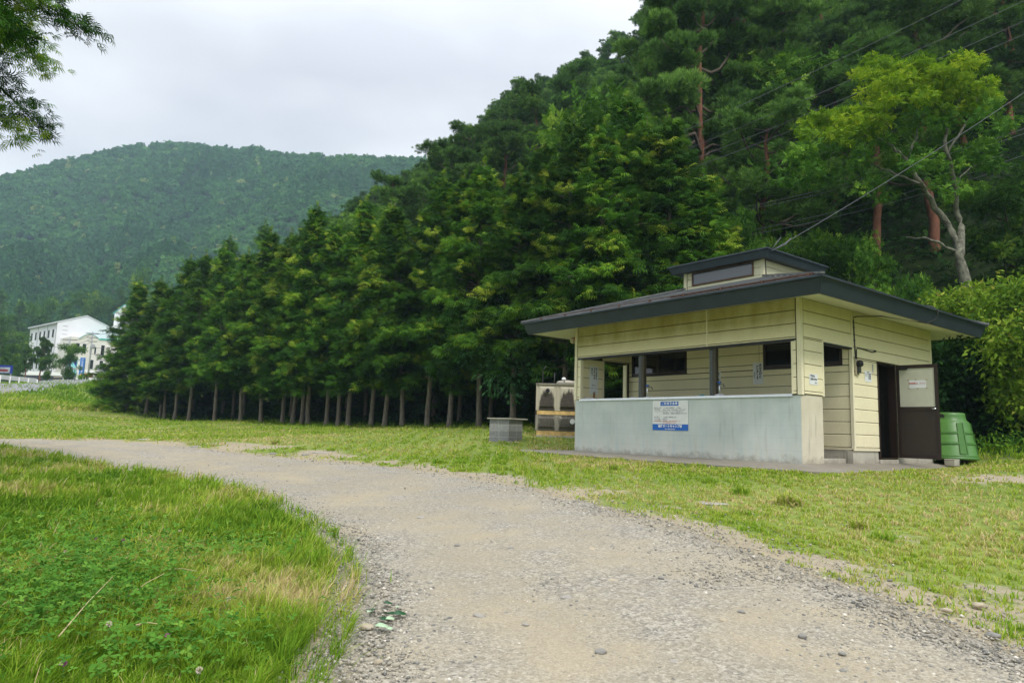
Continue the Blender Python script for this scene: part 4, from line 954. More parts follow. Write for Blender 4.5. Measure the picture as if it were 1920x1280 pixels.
def gen_cypress(seed, h=10.5, R=1.9, bare_=2.6, nb=150, mt='cypress', lean=.0, size=.36, dens=1.5, flat=.6):
    r = np.random.default_rng(seed); tubes = []; k = 12
    zz = np.linspace(-.4, h, k); wob = np.cumsum(r.normal(0, .03, (k, 2)), axis=0); wob -= wob[0]; wob[:, 0] += lean * zz
    axis = lambda z: np.stack([np.interp(z, zz, wob[:, 0]), np.interp(z, zz, wob[:, 1])], -1)
    tubes.append((np.c_[wob, zz], np.interp(zz, [-.4, .3, h], [.16, .115, .012]), 9))
    Ps, Ds, Ss, Ts = [], [], [], []
    for i in range(nb):
        u = (i + r.random()) / nb; z = bare_ - .35 + (h - bare_ - .1) * u; rel = u
        Lb = (R * 1.12 * (1 - rel) ** .98 * r.uniform(.55, 1.25) * (1.0 if rel > .12 else .8) + .16); az = r.random() * 2 * math.pi
        if rel < .06: Lb *= .85
        dh = np.array([math.cos(az), math.sin(az), 0]); side = np.array([-dh[1], dh[0], 0])
        up_ = r.uniform(.05, .35) + .5 * rel; n_ = max(4, int(Lb / .17))
        t_ = np.linspace(.12, 1, n_); b0 = np.r_[axis(z), z]
        path = b0 + Lb * (t_[:, None] * dh) + np.outer(Lb * (up_ * t_ - .42 * t_ ** 2), [0, 0, 1]) + side * (r.normal(0, .12) * Lb * t_[:, None] ** 2)
        tubes.append((np.vstack([b0, path]), np.linspace(.03, .005, n_ + 1) * (.5 + Lb * .3), 4))
        bt = r.uniform(.1, .75)
        for p_, tt in zip(path, t_):
            if tt < .3 and Lb > 1: continue
            ns = max(2, int((3 + 4 * tt) * dens)); ct = bt + r.normal(0, .2)
            off = r.normal(0, 1, (ns, 3)) * [.14, .14, .09] + side * r.uniform(-1, 1, (ns, 1)) * .42 * Lb * (1.1 - tt) * .6
            P = p_ + off; ang_ = r.normal(0, .85, ns)
            D = dh * np.cos(ang_)[:, None] + side * np.sin(ang_)[:, None] + np.array([0, 0, 1]) * r.normal(.0, .3, ns)[:, None]
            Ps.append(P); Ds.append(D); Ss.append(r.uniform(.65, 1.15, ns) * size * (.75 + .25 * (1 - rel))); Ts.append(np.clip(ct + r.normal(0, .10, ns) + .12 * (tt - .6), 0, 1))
    nt_ = 26; P = np.c_[axis(np.full(nt_, h - .3)), np.linspace(h - .9, h + .12, nt_)]; a_ = r.random(nt_) * 6.28
    Ps.append(P); Ds.append(np.c_[np.cos(a_), np.sin(a_), r.uniform(.2, 1.0, nt_)]); Ss.append(np.linspace(.32, .16, nt_)); Ts.append(r.uniform(.5, 1, nt_))
    P, D, S, T = map(np.concatenate, (Ps, Ds, Ss, Ts))
    Nn = np.array([0, 0, 1.0]) + r.normal(0, flat, P.shape)
    return crown_mesh('crown', [leafparts(P, D, Nn, S, SPRAY, T)], M[mt]), trunk_mesh('trunk', tubes, M['bark'])

def gen_pine(seed, h=13, bare_=.45, spread=3.4, nb=26, mt='pine', size=.27, k_t=9, lean=0.0, rtop=.45):
    r = np.random.default_rng(seed); tubes = []; k = 14
    zz = np.linspace(-.6, h, k); wob = np.cumsum(r.normal(0, .10, (k, 2)), axis=0); wob -= wob[0]; wob[:, 0] += lean * zz
    axis = lambda z: np.stack([np.interp(z, zz, wob[:, 0]), np.interp(z, zz, wob[:, 1])], -1)
    tubes.append((np.c_[wob, zz], np.interp(zz, [-.6, .4, h * .7, h], [.27, .21, .12, .02]), 9))
    Ps, Ds, Ts = [], [], []
    for i in range(nb):
        u = (i + r.random() * .8) / nb; z = h * (bare_ + (1 - bare_) * u * .99)
        Lb = spread * (1 - u ** 1.6 * (1 - rtop * .45)) * r.uniform(.55, 1.15); az = i * 2.4 + r.normal(0, .5)
        dh = np.array([math.cos(az), math.sin(az), 0]); side = np.array([-dh[1], dh[0], 0]); b0 = np.r_[axis(z), z]
        up_ = r.uniform(-.05, .3) + .55 * u; t_ = np.linspace(.15, 1, 7)
        path = b0 + Lb * t_[:, None] * dh + np.outer(Lb * (up_ * t_ + .12 * np.sin(t_ * 6 + i)), [0, 0, 1]) + side * (.25 * Lb * np.sin(t_ * 3 + i)[:, None] * .5)
        tubes.append((np.vstack([b0, path]), np.linspace(.075, .01, 8) * (.6 + .15 * Lb), 5))
        bt = r.uniform(.15, .75)
        npad = max(3, int(Lb * 2.6))
        for j in range(npad):
            tt = r.uniform(.35, 1.02); c0 = b0 + (path[-1] - b0) * 0
            c0 = np.array([np.interp(tt, t_, path[:, q]) for q in range(3)]) + side * r.normal(0, .28) * Lb * .8 * (1.15 - tt * .6) + np.array([0, 0, r.uniform(.0, .35)])
            sz = r.uniform(.34, .6); nn_ = int(k_t * 5)
            off = r.normal(0, 1, (nn_, 3)); off = unit(off) * (r.random((nn_, 1)) ** .4) * [sz, sz, sz * .42]
            Ps.append(c0 + off); d = off / [1, 1, .5] * .9 + np.array([0, 0, .55]) * sz + dh * .2 * sz + r.normal(0, .12, off.shape); Ds.append(d)
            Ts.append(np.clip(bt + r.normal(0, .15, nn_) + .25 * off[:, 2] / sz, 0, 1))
    P, D, T = map(np.concatenate, (Ps, Ds, Ts)); Nn = r.normal(0, 1, P.shape)
    return crown_mesh('crown', [leafparts(P, D, Nn, r.uniform(.75, 1.2, len(P)) * size, TUFT, T)], M[mt]), trunk_mesh('trunk', tubes, M['redbark'], M['twig'])

def blob_leaves(r, centers, radii, n_each, size, tm, flat=.7, outward=.7, droop=.25, tj=.16, squash=.7):
    Ps, Ds, Ts = [], [], []
    for c0, rad in zip(centers, radii):
        n_ = int(n_each * (rad ** 2)); off = unit(r.normal(0, 1, (n_, 3))) * (r.random((n_, 1)) ** .45) * rad * [1, 1, squash]
        off *= (1 + .35 * np.sin(off[:, :1] * 5 + c0[0] * 3) * np.cos(off[:, 1:2] * 5 + c0[1]))
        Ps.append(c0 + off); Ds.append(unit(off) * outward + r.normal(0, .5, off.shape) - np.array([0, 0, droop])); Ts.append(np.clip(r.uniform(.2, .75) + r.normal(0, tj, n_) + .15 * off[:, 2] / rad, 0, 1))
    P, D, T = map(np.concatenate, (Ps, Ds, Ts)); Nn = np.array([0, 0, 1.0]) + r.normal(0, flat, P.shape)
    return leafparts(P, D, Nn, r.uniform(.7, 1.25, len(P)) * size, tm, T)

def gen_broad(seed, h=9, R=2.6, z0=.3, nblob=34, mt='leafy', size=.26, n_each=260, barkm='twig', tr=.13):
    r = np.random.default_rng(seed); tubes = []
    cs, rs = [], []
    for i in range(nblob):
        a_ = r.random() * 6.28; u = r.random() ** .8; z = h * (z0 + (1 - z0) * r.random()); prof = math.sin(min(1, max(.06, (z / h - z0 * .8) / (1 - z0 * .8))) * 2.6) ** .6
        cs.append(np.array([math.cos(a_) * R * u * prof, math.sin(a_) * R * u * prof, z])); rs.append(r.uniform(.45, .95) * R / 2.6)
    k = 8; zz = np.linspace(-.4, h * .85, k); wob = np.cumsum(r.normal(0, .12, (k, 2)), axis=0); wob -= wob[0]
    tubes.append((np.c_[wob, zz], np.linspace(tr * 1.4, .02, k), 7))
    for c_ in cs[::2]:
        zb = max(.15 * h, c_[2] - r.uniform(.8, 2.2)); b0 = np.array([np.interp(zb, zz, wob[:, 0]), np.interp(zb, zz, wob[:, 1]), zb]); mid = (b0 + c_) / 2 + r.normal(0, .15, 3)
        tubes.append((np.array([b0, mid, c_]), np.array([.05, .03, .01]), 5))
    return crown_mesh('crown', [blob_leaves(r, cs, rs, n_each, size, TWIG)], M[mt]), trunk_mesh('trunk', tubes, M[barkm])

def tree(name, meshes, x, y, z, sc, rz, label, cat, group=None, sxy=None, tilt=0.0):
    root = empty(name, (x, y, z), rz, label, cat, group)
    root.scale = (sxy or sc, sxy or sc, sc)
    if tilt: root.rotation_euler = (tilt, 0, rz)
    linkmesh('crown', meshes[0], root); linkmesh('trunk', meshes[1], root)
    return root

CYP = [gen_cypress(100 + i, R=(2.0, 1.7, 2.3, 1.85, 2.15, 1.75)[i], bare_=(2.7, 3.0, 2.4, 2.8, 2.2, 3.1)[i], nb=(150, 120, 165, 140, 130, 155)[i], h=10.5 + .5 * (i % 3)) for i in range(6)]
LOW = [gen_cypress(140 + i, R=2.35, bare_=.9 + .5 * i, nb=190) for i in range(2)]
ords = ['first', 'second', 'third', 'fourth', 'fifth', 'sixth', 'seventh', 'eighth', 'ninth', 'tenth', 'eleventh', 'twelfth', 'thirteenth', 'fourteenth', 'fifteenth', 'sixteenth', 'seventeenth', 'eighteenth', 'nineteenth', 'twentieth', 'twenty first', 'twenty second', 'twenty third', 'twenty fourth']
rowpx = [(236, 778, 520), (273, 775, 516), (300, 779, 560), (308.6, 779, 530), (326.6, 780.6, 500), (354, 789.6, 482), (402, 780.6, 470), (451, 782, 462), (489.7, 791.4, 452), (530, 784, 440), (548, 788, 408), (565, 789.6, 440), (578, 796.8, 412), (611, 795, 420), (633.5, 795, 408), (653.6, 800, 396), (695.6, 796.8, 392), (719.8, 802, 380), (754, 802, 372), (801.8, 799, 352), (842, 802, 340), (899, 799, 300)]
for i, (px, py, top) in enumerate(rowpx):
    Yd = 28.9 / (1.123 + (px - 960) / F_PX); Yd = {0: 49.5, 1: 48}.get(i, Yd)
    p = at(px, py, Yd); z = g1(p.x, p.y); ht = at(px, top, Yd).z - z
    mm = CYP[(i * 5 + i // 6) % 6] if i > 1 else LOW[i]
    sc = ht / 10.6
    lb = 'tall straight cypress, %s trunk from the left end of the row along the meadow' % ords[i]
    if i == 0: lb = 'bushy low branched cypress ending the row at the left, beside the white hotel'
    if i == 20: lb = 'tall cypress in the row, second trunk left of the concrete block box'
    if i == 21: lb = 'cypress hung with ivy, nearest row trunk left of the concrete block box'
    tr_ = tree('cypress_tree', mm, p.x, p.y, z - .05, sc, i * 1.9, lb, 'tree', 'row of cypresses along the meadow edge', sxy=sc * (1.0 if i > 1 else 1.15))
    tr_.rotation_euler = (R_(1.6 * math.sin(i * 2.3)), R_(1.6 * math.cos(i * 3.1)), i * 1.9)
    if i == 18: tr_.rotation_euler = (0, R_(-4), 0)
# cypresses behind the tank and the shelter, nearer the camera
near = [(960, 800, 308, 24.8), (1010, 800, 285, 26), (1058, 800, 262, 23.5), (1085, 790, 250, 25.5), (1130, 790, 262, 22.6), (1165, 760, 222, 24.5), (1208, 750, 212, 23), (1262, 740, 232, 22.6), (1248, 740, 262, 25), (1310, 740, 318, 22.0), (1345, 740, 392, 23)]
nl = ['first cypress right of the ivy covered one, above the gap before the tank', 'cypress rising straight above the stained water tank', 'cypress whose trunk stands at the far left corner of the shelter', 'cypress behind the left tip of the shelter roof', 'broad cypress directly behind the left half of the shelter roof',
      'narrow topped cypress, left of the two peaks over the shelter roof', 'tallest light tipped cypress peak over the shelter roof', 'drooping tipped cypress, right of the two peaks over the shelter roof', 'cypress filling the gap between the two peaks over the shelter', 'lower cypress sloping down right of the peaks, left of the roof vent', 'shortest cypress at the right end, just behind the roof vent']
for i, ((px, py, top, Yd), lb) in enumerate(zip(near, nl)):
    p = at(px, py, Yd); z = g1(p.x, p.y); ht = at(px, top, Yd).z - z; sc = ht / 10.6
    tree('cypress_tree', (CYP + LOW)[(i * 5 + 1) % 8 if i > 3 else i], p.x, p.y, z, sc, i * 2.3, lb, 'tree', 'cypresses behind the shelter', sxy=max(sc, .95) * 1.08)
# second rank of the plantation, seen between the trunks and as peaks behind
for i in range(16):
    q = 2 + i * 2.35; s__ = 2.6 + (i % 3) * .5; x, y = ROW0 + RD * q + RN * s__; z = g1(x, y)
    px = 960 + F_PX * x / y
    tree('cypress_tree', CYP[(i + 1) % 6], x, y, z, .86 + .05 * (i % 3), i * 1.1, 'shaded cypress standing in the second rank behind the front row trunks', 'tree', 'second rank of cypresses behind the row')

SHR = [gen_broad(520 + i, h=3.0, R=1.9, z0=.05, nblob=22, mt='under', size=.26, n_each=420, tr=.05) for i in range(2)]
for i in range(26):
    q = -2 + i * 2.05; s__ = 4.6 + (i % 2) * 1.7; x, y = ROW0 + RD * q + RN * s__
    tree('shrub', SHR[i % 2], x, y, g1(x, y) - .1, 1.0 + .25 * (i % 3), i * 1.7, 'dark leafy shrub in the shade behind the cypress trunks', 'shrub', 'shrubs in the shade behind the row')
# ivy hanging on the nearest row cypress
r = np.random.default_rng(5); cs = []; rs = []
for px, py, Yd, rad in [(925, 560, 26.2, .7), (950, 600, 26, .7), (905, 640, 26, .6), (870, 660, 26.2, .45), (940, 660, 25.6, .75), (980, 650, 25.6, .7), (915, 700, 25.8, .6), (960, 705, 25.4, .7), (1000, 690, 25.2, .55), (925, 730, 25.8, .4), (940, 530, 26.4, .5), (960, 740, 25.6, .4), (850, 640, 26.2, .3)]:
    cs.append(np.array(at(px, py, Yd - 1.5))); rs.append(rad * .75)
o = linkmesh('ivy', crown_mesh('ivy', [blob_leaves(r, cs, rs, 420, .17, LEAF, flat=.5, droop=.5, squash=1.1)], M['ivy']))
tag(o, 'pale green ivy hanging over the cypress left of the water tank', 'ivy')

# larches / dark conifers peeping above the row
HC = [gen_cypress(200 + i, h=12, R=2.6, bare_=1.4, nb=95, mt='darkcyp', size=.62, dens=.8, flat=.8) for i in range(2)]
for i, (px, top, Yd, lb) in enumerate([(405, 438, 62, 'rounded pale conifer peeping above the row, left of centre'), (470, 410, 66, 'thin feathery conifer spire above the row, against the far mountain'), (507, 450, 56, 'dark narrow conifer top just left of the pair of thin spires above the row')]):
    p = at(px, 780, Yd); z = g1(p.x, p.y); sc = (at(px, top, Yd).z - z) / 12.1
    tree('conifer_tree', HC[i % 2], p.x, p.y, z, sc, i, lb, 'tree', 'conifers behind the row', sxy=sc * .9)

# ------------------------------------------------------------------ wooded hillside
BR0 = [gen_broad(560 + i, h=7.5, R=2.9, z0=.25, size=.42, n_each=150, mt='leafy') for i in range(2)]
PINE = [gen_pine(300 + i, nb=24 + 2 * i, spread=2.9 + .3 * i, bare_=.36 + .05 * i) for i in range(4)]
SIL = [(0, 700), (240, 520), (340, 490), (480, 460), (548, 410), (700, 385), (800, 350), (900, 300), (1000, 280), (1165, 225), (1210, 215), (1270, 245), (1330, 400), (1390, 460), (1440, 560), (2100, 560)]
sx_ = [a_ for a_, _ in SIL]; sy_ = [b_ for _, b_ in SIL]
def project(x, y, z):
    d = Vector((x, y, z - CAMZ)); dp = d.dot(fwd)
    return 960 + F_PX * d.dot(rt) / dp, 640 - F_PX * d.dot(upv) / dp, dp
RIDGE = [(560, 440), (590, 415), (640, 388), (700, 352), (750, 318), (820, 288), (880, 240), (950, 188), (1010, 152), (1060, 135), (1100, 118), (1130, 66), (1160, 0), (1200, -150), (2500, -900)]
rx_ = [a_ for a_, _ in RIDGE]; ry_ = [b_ for _, b_ in RIDGE]
rh = random.Random(11); placed = []
cand = []
q = -34
while q < 135:
    s__ = 6.0
    while s__ < 96:
        step = 4.3 + s__ * .055
        cand.append((q + rh.uniform(-.42, .42) * step, s__ + rh.uniform(-.4, .4) * step)); s__ += step
    q += 4.9
ngrp = {'a': 0}
HILL = []
for q, s__ in cand:
    x, y = ROW0 + RD * q + RN * s__
    if y < 12: continue
    z = g1(x, y); sc = rh.uniform(.8, 1.12) * (1.12 if s__ > 30 else 1.0); hh = 13 * sc
    px, py, dp = project(x, y, z + hh)
    if dp < 5 or px > 2130 or px < 560: continue
    _, pyb, _ = project(x, y, z)
    if py > np.interp(px, sx_, sy_) + 30: continue
    if pyb < -60 or py < -900: continue
    want = np.interp(px, rx_, ry_)
    want += 16 if px < 900 else 0
    if px > 1270 and dp < 29: continue
    if py < want - 6:                       # taller than the skyline in the photograph: a shorter tree
        zz_ = z
        for _ in range(14):
            if project(x, y, z + hh)[1] >= want - 4 + rh.uniform(-6, 6): break
            hh *= .92
        if hh < 3.2: continue
        sc = hh / 13
    HILL.append((px, py, dp, x, y, z, sc))
HILL.sort(key=lambda t_: t_[2])
for i, (px, py, dp, x, y, z, sc) in enumerate(HILL):
    kind_ = rh.random()
    if px < 1150:
        grp, lb = ('pines on the left shoulder of the hillside', 'dark green pine among the trees climbing the skyline above the cypress row')
    elif px < 1500:
        grp, lb = ('pines on the hillside above the shelter', 'dark pine in the forest on the slope above the shelter roof')
    else:
        grp, lb = ('pines on the hillside at the right', 'shaded pine in the deep forest behind the mottled tree at the right')
    if kind_ > .9: tree('broadleaf_tree', BR0[i % 2], x, y, z - .1, sc * 13 / 7.5 * .8, i * 1.3, lb.replace('dark green pine', 'leafy tree').replace('shaded pine', 'leafy tree').replace('dark pine', 'leafy tree'), 'tree', grp.replace('pines', 'leafy trees'), sxy=sc * 1.25)
    elif kind_ < .72: tree('pine_tree', PINE[i % 4], x, y, z - .1, sc, i * 1.7, lb, 'tree', grp, sxy=sc * rh.uniform(.9, 1.15))
    else: tree('conifer_tree', HC[i % 2], x, y, z - .1, sc * 13 / 12, i * 1.3, lb.replace('pine', 'conifer'), 'tree', grp.replace('pines', 'conifers'), sxy=sc * rh.uniform(.9, 1.1))
print('hill trees', len(HILL))

# individual big trees of the photograph
BIGP = gen_pine(400, h=17, bare_=.40, spread=4.4, nb=40, size=.27, k_t=17)
BIGP2 = gen_pine(402, h=17, bare_=.52, spread=4.0, nb=34, size=.27, k_t=15)
for (px, Yd, ztop_px, base_px, mm, rz, lb) in [(1318, 33, -130, 420, BIGP, .6, 'big red trunked pine rising behind the peaks of the cypresses above the shelter'), (1393, 37, -120, 400, BIGP2, 2.2, 'red trunked pine standing right of the biggest pine above the roof vent'),
                                                  (1708, 38, -140, 470, BIGP2, 4.0, 'red trunked pine seen behind the bright crowned tree')]:
    p = at(px, base_px, Yd); z = min(p.z, g1(p.x, p.y)); zt = at(px, ztop_px, Yd).z; sc = (zt - z) / 17
    tree('red_pine_tree', mm, p.x, p.y, z, sc, rz, lb, 'tree', sxy=min(sc, 1.0))
# thin red trunks high on the right slope
for i, (px, py, Yd) in enumerate([(1830, 20, 52), (1868, 30, 55), (1885, 60, 50), (1905, 70, 57), (1690, 420, 44), (1925, 250, 46)]):
    p = at(px, py + 60, Yd); z = g1(p.x, p.y)
    tree('pine_tree', PINE[(i + 2) % 4], p.x, p.y, z, 1.25, i, 'pine with a bare red trunk showing in the upper right forest', 'tree', 'bare trunked pines at the upper right', sxy=.8)

BR = [gen_broad(500 + i, h=7.5, R=2.7, z0=.12, size=.30) for i in range(3)]
bl = [(1345, 370, 24.5, 3.6, 'light green broadleaf tree right of the cypress peaks, above the roof vent'), (1385, 330, 29, 4.2, 'leafy tree in front of the red trunked pines'),
      (1500, 420, 25, 4.0, 'spreading green tree above the roof vent corner'), (1590, 430, 24, 4.0, 'feathery leaved tree behind the shelter roof, left of the mottled trunk'), (1660, 470, 22, 3.2, 'feathery young tree right behind the shelter roof slope'),
      (1440, 430, 27, 3.6, 'dark leafy tree over the raised roof vent'), (1890, 330, 25, 5.5, 'leafy tree at the right edge beside the mottled trunk'), (1860, 150, 40, 7, 'pale leafy tree high at the right edge of the photo'), (1700, 330, 36, 6, 'dark leafy tree behind the mottled trunk'), (1560, 260, 40, 6, 'dark leafy tree between the red trunked pines and the bright crown'),
      (1120, 235, 27, 9, 'olive green leafy tree between cypress peaks and pines')]
for i, (px, py, Yd, ht, lb) in enumerate(bl):
    p = at(px, py, Yd); zg = g1(p.x, p.y); z = max(zg - .3, min(p.z - ht, zg)); sc = max((p.z - zg), ht) / 7.5; 
    tree('broadleaf_tree', BR[i % 3], p.x, p.y, zg - .2, sc, i * 1.3, lb, 'tree', sxy=ht / 7.5 * 1.05)

# the mottled tree with the bright yellow green crown
r = np.random.default_rng(77); Yd = 22.5
def A(px, py, dy=0): return np.array(at(px, py, Yd + dy))
root = empty('broadleaf_tree', tuple(A(1815, 545)), 0, 'leaning tree with mottled pale trunk and bright yellow green crown behind the shelter', 'tree'); o0 = A(1815, 545)
zg = g1(o0[0], o0[1])
limbs = [([(1818, 620), (1815, 545), (1800, 480), (1803, 440), (1796, 400), (1793, 345), (1775, 290), (1770, 230), (1765, 170)], [.30, .24, .22, .16, .12, .11, .09, .06, .03]),
         ([(1800, 470), (1775, 415), (1745, 378), (1725, 340), (1700, 300), (1680, 280)], [.16, .14, .13, .11, .08, .05]),
         ([(1790, 470), (1760, 455), (1730, 446), (1700, 445)], [.07, .06, .05, .03]), ([(1725, 345), (1690, 330), (1640, 310), (1590, 290), (1540, 285)], [.06, .05, .045, .03, .015]),
         ([(1700, 300), (1720, 250), (1730, 200), (1720, 150)], [.06, .05, .04, .02]), ([(1775, 290), (1800, 250), (1830, 200), (1840, 150)], [.06, .05, .03, .02]), ([(1770, 240), (1740, 180), (1700, 140)], [.05, .03, .02]),
         ([(1793, 345), (1810, 320), (1850, 300), (1880, 290)], [.03, .025, .02, .01]), ([(1680, 285), (1640, 250), (1600, 230), (1560, 235)], [.05, .04, .03, .015])]
tubes = []
for pts, rad in limbs:
    P = np.array([A(px, py, .5 * math.sin(j * 1.3 + len(pts))) for j, (px, py) in enumerate(pts)]) - o0
    u = np.linspace(0, len(P) - 1, len(P) * 3); P = np.stack([np.interp(u, np.arange(len(P)), P[:, c_]) for c_ in range(3)], 1); P[1:-1] += r.normal(0, .025, P[1:-1].shape)
    tubes.append((P, np.interp(u, np.arange(len(rad)), rad) * .72, 8))
linkmesh('trunk', trunk_mesh('trunk', tubes, M['mossbark']), root)
cs = []; rs = []
def pads(reg, n_, rad, store):
    for _ in range(n_):
        cx, cy, wx, wy = reg; a_ = r.random() * 6.28; u = r.random() ** .5
        store.append((A(cx + wx * u * math.cos(a_), cy + wy * u * math.sin(a_), r.normal(0, 1.1)) - o0, rad * r.uniform(.6, 1.15)))
top = []; low = []
pads((1735, 150, 132, 46), 56, .5, top); pads((1800, 180, 75, 45), 22, .42, top); pads((1650, 130, 40, 25), 9, .4, top)
pads((1590, 238, 95, 34), 28, .42, top); pads((1560, 290, 70, 30), 18, .42, low); pads((1750, 230, 80, 25), 14, .4, low); pads((1510, 330, 60, 22), 9, .36, low); pads((1640, 280, 60, 25), 10, .4, low); pads((1480, 300, 35, 8), 5, .25, low)
pads((1850, 290, 45, 25), 14, .36, low); pads((1720, 300, 60, 30), 14, .36, low); pads((1800, 330, 50, 40), 12, .34, low); pads((1660, 350, 50, 25), 10, .34, low); pads((1860, 230, 35, 40), 12, .36, low)
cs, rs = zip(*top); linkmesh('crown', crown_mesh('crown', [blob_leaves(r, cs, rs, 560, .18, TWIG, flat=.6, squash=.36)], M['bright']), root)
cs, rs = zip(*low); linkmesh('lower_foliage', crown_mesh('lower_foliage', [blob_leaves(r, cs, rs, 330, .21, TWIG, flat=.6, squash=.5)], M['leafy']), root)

# vine thicket right of the shelter
r = np.random.default_rng(8)
def thicket(name, regs, mt, n_each, size, label, cat, tm=LEAF, squash=.8, kind=None):
    cs, rs = [], []
    for (cx, cy, wx, wy, y0, y1, n_, rad) in regs:
        for _ in range(n_):
            p = np.array(at(cx + wx * r.uniform(-1, 1), cy + wy * r.uniform(-1, 1), r.uniform(y0, y1))); cs.append(p); rs.append(rad * r.uniform(.6, 1.2))
    o_ = linkmesh(name, crown_mesh(name, [blob_leaves(r, cs, rs, n_each, size, tm, flat=.55, squash=squash)], M[mt])); tag(o_, label, cat, kind=kind); return o_
thicket('vine_thicket', [(1800, 575, 45, 18, 18.5, 21, 20, .55), (1880, 570, 60, 28, 17.2, 19.5, 34, .55), (1900, 640, 45, 30, 16.5, 18.5, 28, .55), (1960, 600, 60, 60, 16, 19, 34, .6), (1890, 700, 40, 25, 17, 18.2, 12, .45), (1930, 760, 60, 40, 16.8, 18.5, 20, .5)], 'vine', 430, .15, 'bright yellow green vine thicket heaped beside the right end of the shelter', 'vines')
thicket('shaded_bush', [(1800, 700, 60, 60, 18.2, 20.5, 44, .65), (1850, 650, 30, 30, 17.8, 19, 14, .45), (1860, 770, 60, 40, 17.8, 19.5, 34, .55), (1800, 800, 60, 30, 18.5, 20, 20, .5), (1930, 800, 60, 25, 17.5, 19, 20, .45)], 'under', 330, .17, 'dark shaded bush behind the green compost bin', 'bush')
o = thicket('roof_edge_vine', [(1775, 618, 35, 6, 15.6, 16.2, 10, .22), (1810, 622, 30, 8, 15.3, 16.2, 9, .22)], 'under', 700, .12, 'dark vine shoots hanging under the right end of the shelter eave', 'vines')
p = [gpt(px, py) for px, py in ((1850, 842), (1880, 838), (1910, 838), (1835, 848), (1935, 842), (1895, 845))]
cs = [np.array([x, y, g1(x, y) + .12]) for x, y in p]
tag(linkmesh('weed_patch', crown_mesh('weed_patch', [blob_leaves(r, cs, [.45] * 6, 500, .10, LEAF)], M['leafy'])), 'leafy weeds at the foot of the vines right of the compost bin', 'weeds', kind='stuff')

# undergrowth on the forest slope and under the row
r = np.random.default_rng(9); n_ = 60000
q = r.uniform(-34, 62, n_); s__ = 1.6 + 34 * r.random(n_) ** 1.5
x = ROW0[0] + RD[0] * q + RN[0] * s__; y = ROW0[1] + RD[1] * q + RN[1] * s__
k_ = (y > 12) & ((x / y) < .82) & ((azf(x, y) > .3) | (q < 44)) & (fbm(x, y, 3.0, 15) > .30); x, y, s__ = x[k_], y[k_], s__[k_]
hgt = np.clip(fbm(x, y, 4.0, 17) * 1.8 - .4, .05, 1.5) * np.clip((s__ - 1.2) / 2, .1, 1) * r.random(len(x)) ** .6
P = np.c_[x, y, gz(x, y) + hgt]; D = r.normal(0, 1, P.shape) * [1, 1, .35]; Nn = np.array([0, 0, 1.0]) + r.normal(0, .6, P.shape)
o = linkmesh('undergrowth', crown_mesh('undergrowth', [leafparts(P, D, Nn, r.uniform(.25, .5, len(P)), TWIG, np.clip(r.normal(.4, .22, len(P)), 0, 1))], M['under'])); tag(o, 'leafy undergrowth covering the ground below the forest trees', 'undergrowth', kind='stuff')

# branch tree whose trunk is outside the picture at the left
BRC = gen_cypress(600, h=13, R=3.6, bare_=5.65, nb=320, size=.18, dens=5.0)
x, y = -9.8, 7.9
tree('cypress_tree', BRC, x, y, g1(x, y), 1.06, 2.0, 'near cypress whose dark drooping sprays hang into the top left corner', 'tree', sxy=1.0)

# ------------------------------------------------------------------ far wooded mountain
MR = [(-900, 330), (-500, 330), (-200, 345), (0, 318), (60, 300), (130, 280), (200, 264), (265, 258), (330, 263), (400, 272), (450, 268), (490, 279), (560, 283), (640, 285), (700, 288), (790, 292), (900, 300), (1100, 330), (1400, 330)]
mxs = [a_ for a_, _ in MR]; mys = [b_ for _, b_ in MR]
def mountain_z(px, t_):
    """t 0..1 from the foot to the ridge, beyond 1 falls away behind"""
    px = np.asarray(px, float); t_ = np.asarray(t_, float)
    az = (px - 960) / F_PX; Yr = 470 + 40 * np.sin(px / 170.0) + (px < 0) * 0; Y0 = 205.0
    Y = Y0 + (Yr - Y0) * t_; X = az * Y
    er = np.interp(px, mxs, mys) - 16; roll_y = 640 + math.tan(PITCH) * F_PX + ROLL * (px - 960)
    zr = (roll_y + 2 - er) / F_PX * Yr * 1.004 + .4 - 6
    zz = 9 + (zr - 9) * np.clip(t_, 0, 1) ** .92
    g = np.abs(fbm(X + .55 * Y, Y * .25, 95, 61, 3) - .5) * 2; g2 = np.abs(fbm(X - .5 * Y, Y * .3, 60, 71, 2) - .5) * 2
    zz = zz + (g * 80 + g2 * 26 - 34) * np.sin(np.pi * np.clip(t_, 0, 1)) ** .9
    zz = np.where(t_ > 1, zz - (t_ - 1) * 160, zz)
    return X, Y, zz
pxs = np.linspace(-850, 1350, 230); tt = np.linspace(0, 1.35, 80); PX, TT = np.meshgrid(pxs, tt)
X, Y, Z = mountain_z(PX, TT); ii = np.arange(PX.size).reshape(PX.shape)
Fm = np.stack([ii[:-1, :-1], ii[:-1, 1:], ii[1:, 1:], ii[1:, :-1]], -1).reshape(-1, 4)
tag(linkmesh('mountain', npmesh('mountain', np.stack([X, Y, Z - 1.5], -1).reshape(-1, 3), [Fm], M['hill'], smooth=True)), kind='structure')
r = np.random.default_rng(21)
